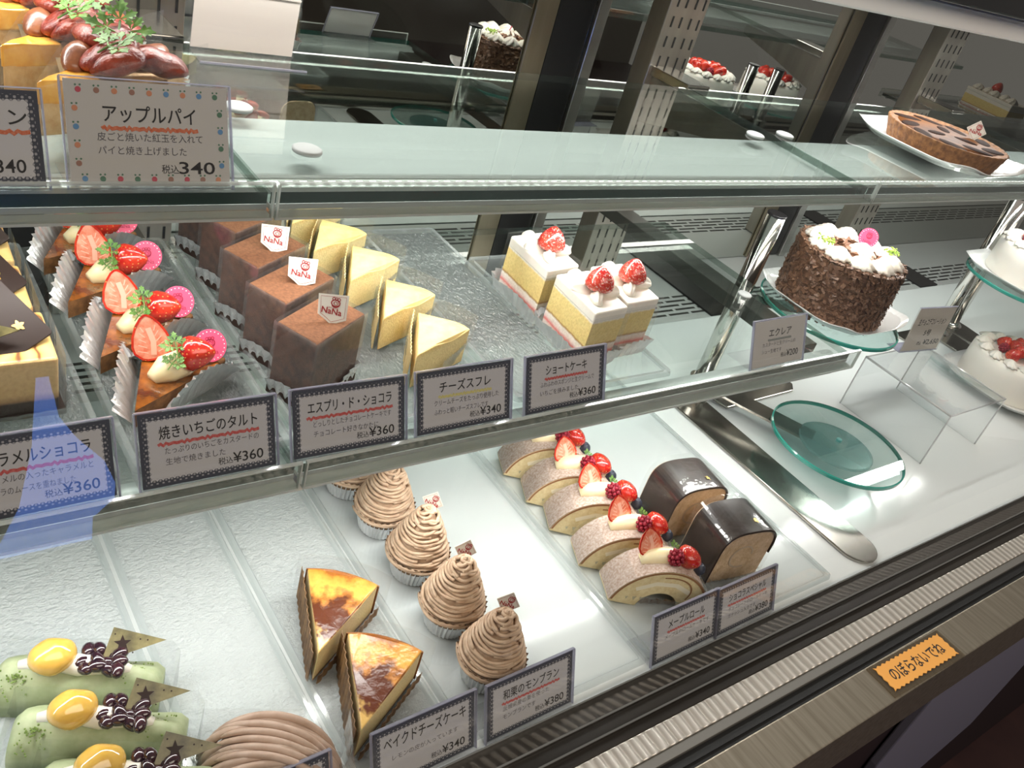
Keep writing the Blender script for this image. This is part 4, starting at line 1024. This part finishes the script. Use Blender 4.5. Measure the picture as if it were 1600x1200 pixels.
# green crepe parcels
def crepe():
    t = thing('green_crepe_parcel', '', 'cake'); W, D, H = .112, .039, .038
    bm = NB(); nx, ny = 20, 14; rows = []
    for i in range(nx + 1):
        u = i / nx; row = []
        for j in range(ny + 1):
            a = PI * j / ny; ex = (1 - abs(2 * u - 1) ** 5) ** .5 * .35 + .65
            y = -D / 2 * math.cos(a) * (1 + .0 * u); z = H * (math.sin(a) ** .62) * ex * (1 + .05 * math.sin(u * 9 + j))
            row.append(bm.verts.new(((u - .5) * W, y * (.82 + .18 * ex) + .0012 * math.sin(u * 14), max(.001, z))))
        rows.append(row)
    for a, b in zip(rows, rows[1:]):
        for j in range(ny): bm.faces.new((a[j], a[j + 1], b[j + 1], b[j]))
    bm.faces.new(rows[0]); bm.faces.new(rows[-1][::-1]); bm.faces.new([r[0] for r in rows] + [r[-1] for r in rows[::-1]])
    obj('crepe', bm, MATCHA, t, smooth=True)
    for (px, py, s) in ((.036, -.002, 1.0), (-.041, -.010, .8)):
        bm = NB(); rnd = random.Random(int(px * 1000))
        for k in range(70):
            r_ = abs(rnd.gauss(0, .006)) * s; a = rnd.uniform(0, 6.28); x = px + r_ * math.cos(a) * 1.4; y = py + r_ * math.sin(a)
            uu = x / W + .5; ex = max(0, (1 - abs(2 * uu - 1) ** 5)) ** .5 * .35 + .65; cy = max(-.9, min(.9, y / (D / 2)))
            ball(bm, rnd.uniform(.0004, .0009), T(x, y, H * (math.sqrt(1 - cy * cy)) ** .62 * ex + .0003), sub=1)
        o = obj('matcha_powder', bm, MATCHP, t); o['kind'] = 'stuff'
    blob(t, 'cream_filling', CREAM, [(-.040, -.001, H - .001), (-.02, .001, H + .003), (.0, -.002, H + .0035), (.02, .001, H + .002), (.034, -.001, H - .001)], .0078)
    bm = NB(); ball(bm, .0145, T(-.018, -.001, H + .0105) @ RZ(.5) @ SC(1.12, .92, .86), sub=3)
    for v in bm.verts: v.co.z += .0012 * math.sin(v.co.x * 300) * math.cos(v.co.y * 260)
    obj('candied_chestnut', bm, CHEST, t, smooth=True)
    rnd = random.Random(5)
    for k in range(12):
        bm = NB(); x = .004 + .0075 * (k % 4) + rnd.uniform(-.0015, .0015); y = -.008 + .0075 * (k // 4) + rnd.uniform(-.002, .002)
        ball(bm, .0055, T(x, y, H + .0065 + .0025 * (k % 2)) @ RZ(rnd.uniform(0, 3)) @ RY(rnd.uniform(-.5, .5)) @ SC(1.35, .9, .85), sub=2); obj('black_bean', bm, BEAN, t, smooth=True)
    M = T(.030, .010, H + .012) @ RZ(deg(10)) @ RX(deg(38))
    bm = NB(); prism(bm, [(-.018, -.010), (.026, .002), (-.010, .014)], 0, .0013, M); pq = obj('chocolate_triangle', bm, OLIVE, t)
    bm = NB(); st = [(.0062 * (1 if k % 2 == 0 else .42) * math.cos(PI * k / 5 + 1.57), .0062 * (1 if k % 2 == 0 else .42) * math.sin(PI * k / 5 + 1.57)) for k in range(10)]
    prism(bm, [(x - .004, y + .002) for x, y in st], .0013, .0016, M)
    for q in ((.008, .004), (.013, .003), (.003, -.005), (-.009, .009)): prism(bm, [(q[0] + .0007 * math.cos(a), q[1] + .0007 * math.sin(a)) for a in (0, 1.57, 3.14, 4.71)], .0013, .0016, M)
    obj('star_print', bm, DCHOC, pq)
    bm = NB(); e = [(-.060, -.018), (-.060, .021), (.060, .0215), (.066, .016), (.064, -.018)]; wall(bm, e, .002, .034, ztop=lambda u: .030 + .014 * math.sin(PI * u)); obj('film_wrap', bm, FILM, t)
    return t
cre = crepe(); pos = [(.112, .345), (.107, .393), (.105, .441)]
LBS = ('frontmost green crepe parcel, cut by the bottom edge of the picture', 'middle green crepe parcel with chestnut and black beans', 'rearmost green crepe parcel with chestnut and black beans')
for i, p in enumerate(pos):
    if i == 0: cre.location = (p[0], p[1], zd); cre.rotation_euler = (0, 0, deg(-28)); cre['label'] = LBS[0]; cre['group'] = 'green crepe parcels'
    else: dup(cre, LBS[i], (p[0], p[1], zd), deg(-28 + i))

# mauve chestnut roll
t = thing('chestnut_roll_cake', 'arched chestnut roll draped with mauve cream strands, at the bottom edge', 'cake', (.203, .322, zd), deg(-26))
bm = NB(); prism(bm, [(x, y - .004) for x, y in arch(.044, .001, 6, 174, 22, 1.0)], -.019, .019, XZ); obj('roll_body', bm, SPONGEW, t, bevel=.001)
bm = NB(); rnd = random.Random(9)
for k in range(11):
    y0 = -.021 + .0042 * k; pts = []; w0 = rnd.uniform(-.002, .002)
    for i in range(26):
        a = deg(6 + 168 * i / 25); r_ = .046 + .0022 * math.sin(2.2 * a + k) * .5 + .0016 * (k % 3)
        pts.append((r_ * math.cos(a), y0 + .004 * math.sin(a * 1.5 + k * .5) + w0, r_ * math.sin(a) - .003))
    tube(bm, pts, .0031, 8)
for k in range(5):
    pts = [(.048 * math.cos(a), -.016 + .032 * (a / PI) + .006 * (k - 2), .0505 * math.sin(a) - .002) for a in [deg(25 + 120 * i / 20) for i in range(21)]]
    tube(bm, pts, .0029, 8, taper=lambda u: max(.2, math.sin(PI * u) ** .3))
obj('cream_strands', bm, MONTP, t, smooth=True)
bm = NB(); wall(bm, [(-.05, -.024), (-.052, .026), (.052, .030), (.056, -.024)], .002, .046); obj('film_wrap', bm, FILM, t)
bm = NB(); pleats(bm, rrect(.09, .04, .012, 6), .013, .006, 56, .0018); obj('pleated_cup', bm, CLEARCUP, t)
# ------------------------------------------------------------------ cake stands on the right
def pole_stand(label, px, py, h, arms, group=None, rod_arms=()):
    t = thing('cake_stand', label, 'cake stand', (px, py, .0006), 0, group)
    bm = NB(); lathe(bm, [(.0125, .004), (.0125, h - .002)], 28); obj('pole', bm, CHROME, t, smooth=True)
    bm = NB(); lathe(bm, [(.0128, h - .002), (.0128, h + .0005), (.0118, h + .0012)], 28); obj('pole_cap', bm, BLACKP, t, bevel=.0004)
    for a in arms:
        bm = NB(); prism(bm, a, 0, .004); obj('base_bar', bm, BARST, t, bevel=.0012)
    bm = NB(); lathe(bm, [(.021, .004), (.021, .0055), (.0135, .011)], 24); obj('pole_collar', bm, CHROME, t, smooth=True)
    return t
def cap(cx, cy, r, a0, a1, n=10): return [(cx + r * math.cos(deg(a0 + (a1 - a0) * k / n)), cy + r * math.sin(deg(a0 + (a1 - a0) * k / n))) for k in range(n + 1)]
def disc_glass(t, cx, cy, z, r, arm=True, px=0, py=0, knob=False, name='glass_disc'):
    bm = NB(); lathe(bm, [(r - .002, 0), (r, .001), (r, .005), (r - .002, .006)], 64, T(cx, cy, z), mi=0)
    for f in bm.faces:
        if len(f.verts) > 8: f.material_index = 0
        else: f.material_index = 1
    o = obj(name, bm, [TEALSH, TEAL], t)
    if arm:
        d = Vector((cx - px, cy - py, 0)); l = d.length; a = math.atan2(d.y, d.x)
        bm = NB(); box(bm, .010, l - .01, -.012, .012, -.0045, -.0005, T(px, py, z) @ RZ(a)); lathe(bm, [(.035, -.0045), (.035, -.0005)], 32, T(cx, cy, z)); obj('disc_arm', bm, BARST, t, bevel=.0006)
        bm = NB(); lathe(bm, [(.018, -.012), (.018, .004)], 24, T(px, py, z)); obj('arm_clamp', bm, CHROME, t, bevel=.001)
    return o
P0 = (.9615, .618)
bar1 = [(-.047, .0), (-.047, -.290)] + cap(-.0195, -.3135, .0275, 180, 360) + [(.008, -.29), (.012, .0)]
bar1 = [(-.055, .012), (-.050, -.300)] + cap(-.021, -.308, .029, 180, 360) + [(.008, -.30), (.005, .012)]
bar3 = [(.030, -.040)] + [(.19, -.036), (.205, -.022), (.203, -.006), (.19, .0), (.02, .0)]
t = pole_stand('steel pole stand holding the chocolate cake over an empty glass dish', P0[0], P0[1], .288, [bar1, bar3], 'pole cake stands')
disc_glass(t, .1185, -.063, .168, .098)
bm = NB(); q = Vector((.0835, -.182)); a = math.atan2(-.182, .0835); box(bm, .012, .17, -.017, .017, .027, .031, RZ(a)); obj('dish_arm', bm, BARST, t, bevel=.0008)
bm = NB(); lathe(bm, [(.018, .018), (.018, .034)], 24); obj('arm_clamp', bm, CHROME, t, bevel=.001)
bm = NB(); lathe(bm, [(.050, .0315), (.052, .0325), (.052, .0345), (.050, .0355)], 48, T(.0835, -.182, 0)); obj('dish_mount', bm, TEALFR, t, smooth=False)
dish = disc_glass(t, .0835, -.182, .036, .093, arm=False, name='glass_dish')
bm = NB(); lathe(bm, [(.004, .0422), (.004, .0455), (.003, .0462)], 12, T(.0835, -.182, 0)); obj('dish_screw', bm, pm('teal_knob', (.10, .33, .31), rough=.3), t, smooth=False)
b2 = [(-.028, .03), (-.028, -.03), (-.25, -.03), (-.25, -.02), (-.03, .03)]
for px, py, lb in ((1.70, .650, 'left of the two steel poles behind the white strawberry cakes'), (1.775, .664, 'right of the two steel poles behind the white strawberry cakes')):
    t2 = pole_stand(lb, px, py, .288, [[(-.034, .02), (-.034, -.25), (.002, -.25), (.034, -.02), (.034, .02)]] + ([[(-.13, .018), (-.13, -.02), (-.0345, -.02), (-.0345, .018)]] if px < 1.72 else []), 'pole cake stands')
    if px < 1.72: disc_glass(t2, -.045, -.10, .168, .098)
    else: disc_glass(t2, .145, -.115, .168, .098)

def plate(label, x, y, z, s=.085, rz=0):
    t = thing('cake_plate', label, 'plate', (x, y, z), rz, 'white square cake plates')
    bm = NB(); n = 48; rows = []
    for r, zz in ((.0, .003), (.55, .003), (.72, .0031), (.86, .0040), (1.0, .0140), (.985, .0120), (.86, .0052), (.6, .0), (.0, .0)):
        row = []
        for k in range(n):
            a = 2 * PI * k / n; e = 2 / 4.2; c, s_ = math.cos(a), math.sin(a)
            qx = s * r * math.copysign(abs(c) ** e, c); qy = s * r * math.copysign(abs(s_) ** e, s_)
            lift = .006 * (max(0, r - .5) * 2) ** 2 * (abs(math.sin(2 * a)) ** 3)
            row.append(bm.verts.new((qx, qy, zz + lift)))
        rows.append(row)
    for a, b in zip(rows[1:], rows[2:-1]):
        for k in range(n): bm.faces.new((a[k], a[(k + 1) % n], b[(k + 1) % n], b[k]))
    bm.faces.new(rows[1]); bm.faces.new(rows[-2][::-1])
    for v in [v for v in bm.verts if not v.link_faces]: bm.verts.remove(v)
    obj('china_plate', bm, PLATEM, t, smooth=True)
    return t
# chocolate decorated cake
zp = .1750
plate('white square plate under the chocolate flake cake', 1.085, .560, zp, .0865)
t = thing('chocolate_layer_cake', 'whole round cake coated in chocolate flakes with cream rosettes on a white plate', 'cake', (1.079, .563, zp + .0033))
RC, HC = .072, .080
bm = NB(); lathe(bm, [(RC - .003, 0), (RC, .003), (RC, HC - .006), (RC - .002, HC - .001), (RC - .008, HC)], 64); obj('cake_body', bm, CHOCFL, t, smooth=True)
bm = NB(); rnd = random.Random(11)
def flake(bm, M, s, mi=0):
    w_, l_ = s * rnd.uniform(.5, 1), s * rnd.uniform(.9, 1.9); th = .00045
    cv = rnd.uniform(-.3, .3) * l_
    add(bm, [(-l_ / 2, -w_ / 2, 0), (l_ / 2, -w_ / 2 * rnd.uniform(.4, 1), cv), (l_ / 2 * .9, w_ / 2, cv), (-l_ / 2, w_ / 2 * rnd.uniform(.5, 1), 0),
             (-l_ / 2, -w_ / 2, th), (l_ / 2, -w_ / 2, cv + th), (l_ / 2, w_ / 2, cv + th), (-l_ / 2, w_ / 2, th)],
        [(0, 3, 2, 1), (4, 5, 6, 7), (0, 1, 5, 4), (1, 2, 6, 5), (2, 3, 7, 6), (3, 0, 4, 7)], M, mi)
for k in range(2600):
    a = rnd.uniform(0, 2 * PI); z = rnd.uniform(.001, HC - .001)
    flake(bm, RZ(a) @ T(RC + .0004, 0, z) @ RY(PI / 2 + rnd.uniform(-.75, .75)) @ RZ(rnd.uniform(0, 6.3)) @ RX(rnd.uniform(-.4, .4)), .0054)
for k in range(420):
    a = rnd.uniform(0, 2 * PI); r_ = RC - abs(rnd.gauss(0, .006))
    flake(bm, RZ(a) @ T(r_, 0, HC + .0003) @ RZ(rnd.uniform(0, 6.3)) @ RX(rnd.uniform(-.5, .5)), .0042)
o = obj('chocolate_flakes', bm, [pm('flake_chips', (.060, .026, .011), (.175, .085, .042), scale=500, rough=.55)], t); o['kind'] = 'stuff'
for k in range(10):
    a = 2 * PI * k / 10 + .2; rosette(t, T(.050 * math.cos(a), .050 * math.sin(a), HC - .001) @ RZ(a * 2), .0165, .0165)
bm = NB()
for k in range(90):
    a = rnd.uniform(0, 2 * PI); r_ = .034 * math.sqrt(rnd.random())
    flake(bm, T(r_ * math.cos(a), r_ * math.sin(a), HC + .002 + .010 * (1 - r_ / .034) * rnd.random()) @ RZ(rnd.uniform(0, 6.3)) @ RX(rnd.uniform(-1, 1)) @ RY(rnd.uniform(-.8, .8)), .0085)
o = obj('chocolate_shavings', bm, SHAVE, t); o['kind'] = 'stuff'
rosette(t, T(.002, -.010, HC + .001), .0175, .017)
plaque(t, T(.008, -.006, HC + .024) @ RZ(deg(-48)) @ RX(deg(-18)), .0125)
for (a, n_) in ((deg(165), 14), (deg(-32), 16)):
    bm = NB()
    for k in range(n_ * 4): ball(bm, rnd.uniform(.0010, .0020), T(.052 * math.cos(a) + rnd.gauss(0, .006), .052 * math.sin(a) + rnd.gauss(0, .005), HC + .0125 + rnd.uniform(-.003, .003)), sub=1)
    o = obj('chopped_pistachio', bm, PISTA, t); o['kind'] = 'stuff'

# white strawberry cakes
def white_cake(label, x, y, z, seed, R_=.074, H_=.058, film=True):
    t = thing('strawberry_cream_cake', label, 'cake', (x, y, z), 0, None); rnd = random.Random(seed)
    bm = NB(); lathe(bm, [(R_ - .002, 0), (R_, .003), (R_ - .001, H_ * .6), (R_ - .002, H_ - .006), (R_ - .006, H_ - .001), (R_ - .012, H_)], 56); obj('cake_body', bm, WCREAM, t, smooth=True)
    for k in range(14):
        a = 2 * PI * k / 14 + seed
        rosette(t, T((R_ - .017) * math.cos(a), (R_ - .017) * math.sin(a), H_ - .001) @ RZ(a + .6) @ SC(1.25, .9, 1), .0125, .0115, WCREAM)
    k = 0
    for (r_, n_, zz) in ((.034, 8, 0), (.014, 4, .004)):
        for j in range(n_):
            a = 2 * PI * j / n_ + rnd.uniform(-.2, .2); M = T(r_ * math.cos(a), r_ * math.sin(a), H_ + .008 + zz) @ RZ(rnd.uniform(0, 6.3)) @ RY(deg(rnd.uniform(60, 110))) @ T(0, 0, -.01)
            k += 1
            if k % 4 == 0: raspberry(t, T(r_ * math.cos(a), r_ * math.sin(a), H_ + .008 + zz), .0085)
            else: strawberry(t, M, .023, .0125)
    rosette(t, T(0, 0, H_ + .010), .011, .012, WCREAM)
    return t
plate('white square plate on the glass disc under the upper white strawberry cake', 1.655, .552, zp, .0925)
white_cake('upper white cream cake with strawberries, raised on a glass disc at the right edge', 1.668, .552, zp + .0033, 1)
plate('white square plate on the deck under the lower white strawberry cake', 1.628, .472, .0065, .098)
white_cake('lower white cream cake with strawberries on the deck at the right edge', 1.628, .476, .0098, 2, .080, .060)
plate('white plate beyond the right edge, visible only in the mirrored back', 1.921, .549, zp, .0885)
white_cake('third white strawberry cake, seen only mirrored behind two steel poles', 1.921, .549, zp + .0033, 3)
shelf('lower glass shelf pane beyond the right edge, seen only mirrored', 2.62, 3.32, .437, .772, ZM)
t = thing('cream_loaf_cake', 'yellow sponge cream loaf with one strawberry, seen mirrored behind the whole tart', 'cake', (2.98, .60, ZM + .0005), deg(8))
bm = NB(); prism(bm, [(-.045, -.085), (.045, -.085), (.045, .085), (-.045, .085)], .004, .062); obj('cake_body', bm, SHORTS, t, bevel=.001)
bm = NB(); prism(bm, [(-.046, -.086), (.046, -.086), (.046, .086), (-.046, .086)], .060, .070); obj('cream_top', bm, CREAM, t, bevel=.002)
for k in range(5): rosette(t, T(-.02 + .01 * (k % 2), -.065 + .032 * k, .069), .018, .018)
strawberry(t, T(.0, -.02, .078) @ RY(deg(20)), .032, .018)
bm = NB(); pleats(bm, [(-.046, -.086), (.046, -.086), (.046, .086), (-.046, .086)], .022, .008, 90, .002); obj('pleated_cup', bm, CLEARCUP, t)
bpy.context.view_layer.update()

# acrylic riser in front of the stand
t = thing('acrylic_riser', 'clear acrylic riser table standing on the deck before the chocolate cake', 'riser', (1.30, .462, .0006))
hx, hy, hz, th = .082, .075, .088, .003
for nm, b in (('riser_top', (-hx, hx, -hy, hy, hz - th, hz)), ('riser_side', (-hx, -hx + th, -hy, hy, 0, hz - th)), ('riser_side', (hx - th, hx, -hy, hy, 0, hz - th))):
    bm = NB(); box(bm, *b); obj(nm, bm, ACRYL, t)
bm = NB()
for s in (-1, 1):
    tube(bm, [(s * hx, -hy, hz - .001), (s * hx, hy, hz - .001)], .0017, 8); tube(bm, [(s * hx, -hy, 0), (s * hx, -hy, hz)], .0011, 6)
    tube(bm, [(s * hx, hy, 0), (s * hx, hy, hz)], .0011, 6)
    tube(bm, [(-hx, s * hy, hz - .001), (hx, s * hy, hz - .001)], .0012, 6)
obj('riser_edge', bm, ACRYLE, t, smooth=True)
# card for the chocolate cake
t = thing('price_card', 'plain card reading 生チョコデコレーション 5号 ¥2,650 beside the chocolate flake cake', 'price card', (1.3450, .5250, .0890), deg(-6))
M = RX(deg(-4))
bm = NB(); box(bm, -.0485, .0485, -.0016, -.0008, 0, .077, M); box(bm, -.0485, .0485, .0006, .0014, 0, .077, M); hold = obj('card_holder', bm, HOLD, t)
bm = NB(); box(bm, -.0485, .0485, -.0016, .0014, .077, .0777, M); box(bm, -.0485, .0485, -.001, .024, 0, .0009); obj('holder_edge', bm, HOLDE, hold)
bm = NB(); box(bm, -.0465, .0465, -.0005, .0003, .002, .076); pp = obj('paper', bm, pm('warm_card', (.68, .63, .53), rough=.8), t, M=M)
Mi = T(0, -.0007, 0)
bm = NB(); text_mesh(bm, '生チョコデコレーション', 0, .048, .012, Mi, align='CENTER', width=.070, weight=.02); text_mesh(bm, '5号', 0, .029, .0115, Mi, align='CENTER', width=.017, weight=.02); obj('title', bm, INK, pp)
bm = NB(); text_mesh(bm, '税込', -.014, .012, .007, Mi, width=.011, weight=.02); text_mesh(bm, '¥2,650', .041, .012, .012, Mi, align='RIGHT', width=.040, weight=.02); obj('price', bm, INK, pp)

# ------------------------------------------------------------------ upper shelf
plate('white square plate under the whole caramel tart on the upper shelf', 1.234, .602, ZT + .0004, .1005, deg(3))
t = thing('caramel_tart', 'whole round fluted tart with glossy caramel top on a white plate', 'tart', (1.228, .597, ZT + .0037))
RT = .0815
bm = NB(); lathe(bm, [(RT - .012, 0), (RT - .008, .0015), (RT, .025), (RT + .0008, .0272), (RT - .0016, .0276), (RT - .0032, .0255)], 160, rip=lambda r, z, a: r * (1 + .013 * math.cos(38 * a) * (1 if r > RT - .005 else .4))); obj('tart_crust', bm, CRUST, t, smooth=True)
bm = NB(); lathe(bm, [(RT - .009, .012), (RT - .0036, .0252), (RT * .6, .0262), (.0004, .0266)], 64); obj('tart_filling', bm, TARTTOP, t, smooth=True)
rnd = random.Random(4)
for k in range(9):
    a = 2 * PI * k / 9 + .3; r_ = .060 if k % 3 else .052
    bm = NB(); ball(bm, .014, T(r_ * math.cos(a), r_ * math.sin(a), .0255) @ RZ(a + .9) @ SC(1.7, .85, .10), sub=2); obj('plum_half', bm, TARTPL, t, smooth=True)
for k in range(3):
    a = 2.2 * k + .8; bm = NB(); ball(bm, .013, T(.024 * math.cos(a), .024 * math.sin(a), .0262) @ RZ(a) @ SC(1.3, .7, .12), sub=2); obj('plum_half', bm, TARTPL, t, smooth=True)
pick(t, T(.050, -.010, .0375) @ RZ(deg(-52)) @ RX(deg(-22)), 1.1, 'square')

# apple pie slices
def apple_pie():
    t = thing('apple_pie_slice', '', 'cake'); r, hf = .087, deg(16)
    bm = NB(); prism(bm, wedge(r, hf, 10), .002, .030, mi=0)
    bmesh.ops.subdivide_edges(bm, edges=bm.edges[:], cuts=2, use_grid_fill=True)
    for v in bm.verts:
        if v.co.z > .02: v.co.z += .002 * math.sin(v.co.x * 120) * math.cos(v.co.y * 150) + .004
    obj('pastry_body', bm, PASTRY, t, bevel=.0015)
    bm = NB(); e = wedge(.040, hf, 6); prism(bm, [(p[0] - .001, p[1] * 1.06) for p in e], .022, .0365)
    bmesh.ops.subdivide_edges(bm, edges=bm.edges[:], cuts=2, use_grid_fill=True)
    for v in bm.verts: v.co.z += .0022 * math.sin(v.co.x * 170) * math.cos(v.co.y * 190)
    obj('glazed_crust', bm, PASTRYO, t, bevel=.003, seg=3)
    rnd = random.Random(8)
    for k, (x, y, a, rr) in enumerate(((.045, .012, 20, .017), (.050, -.012, -35, .018), (.066, .002, 60, .020), (.078, .020, 15, .017), (.076, -.021, -60, .019), (.060, .018, 85, .015), (.088, -.002, -10, .016), (.046, 0, 5, .014))):
        bm = NB(); vs = ball(bm, rr, T(x, y, .041 + .0045 * (k % 3)) @ RZ(deg(a)) @ RY(deg(rnd.uniform(-25, 25))) @ RX(deg(rnd.uniform(-30, 30))) @ SC(1.0, .62, .40), sub=3)
        for v in bm.verts: v.co.z += .0012 * math.sin(v.co.x * 260 + k) * math.cos(v.co.y * 240)
        obj('apple_piece', bm, APPLE if k % 3 else APPLEB, t, smooth=True)
    parsley(t, T(.068, .004, .0585) @ RZ(deg(-52)) @ RX(deg(38)), 1.7); parsley(t, T(.050, -.008, .0545) @ RZ(deg(-110)) @ RX(deg(24)), 1.3)
    bm = NB(); w1 = [(.0, .002), (.03, .0165), (.060, .030), (.094, .044)]
    wall(bm, resample([(a, b, 0) for a, b in w1], 16, False), .003, .03, ztop=lambda u: .034 + .036 * u)
    w2 = [(.0, -.002), (.03, -.0165), (.060, -.030), (.094, -.044)]
    wall(bm, resample([(a, b, 0) for a, b in w2], 16, False), .003, .03, ztop=lambda u: .034 + .030 * u); obj('film_wrap', bm, FILM, t)
    bm = NB(); pleats(bm, [(.05, -.026), (.078, -.038), (.097, -.018), (.101, 0), (.097, .018), (.078, .038), (.05, .026)], .034, .006, 46, .0022, close=False); obj('foil_cup', bm, FOIL, t)
    return t
ap = apple_pie(); pos = [(.112, .571), (.104, .632), (.100, .700)]
LBS = ('front apple pie slice directly behind its fruit bordered price card', 'middle apple pie slice between two other apple slices', 'rear apple pie slice at the upper left, farthest back')
for i, p in enumerate(pos):
    if i == 0: ap.location = (p[0], p[1], ZT + .0004); ap.rotation_euler = (0, 0, deg(32)); ap['label'] = LBS[0]; ap['group'] = 'apple pie slices'
    else: dup(ap, LBS[i], (p[0], p[1], ZT + .0004), deg(32 + 2 * i))

# ------------------------------------------------------------------ notice on the ledge
t = thing('notice_sticker', 'orange zigzag edged notice reading のぼらないでね taped to the steel ledge', 'notice', (.855, .1632, .0002), deg(-1))
bm = NB(); box(bm, -.069, .069, -.0195, .0180, 0, .0012); obj('laminate', bm, sheet('laminate', (.8, .75, .66), .07, .1, haze=.12, hazecol=(.4, .34, .26)), t)
n = 30; pts = []
W_, D_ = .0625, .0148
for k in range(n): pts.append((-W_ + 2 * W_ * k / n, -D_ + (.0018 if k % 2 else 0)))
for k in range(8): pts.append((W_ - (.0018 if k % 2 else 0), -D_ + 2 * D_ * k / 8))
for k in range(n): pts.append((W_ - 2 * W_ * k / n, D_ - (.0018 if k % 2 else 0)))
for k in range(8): pts.append((-W_ + (.0018 if k % 2 else 0), D_ - 2 * D_ * k / 8))
bm = NB(); prism(bm, pts, .0013, .0019); oo = obj('orange_paper', bm, ORANGE, t)
bm = NB(); text_mesh(bm, 'のぼらないでね', 0, -.0060, .0165, T(0, 0, .0021) @ RX(-PI / 2), align='CENTER', width=.100, weight=.010); obj('lettering', bm, INK, oo)
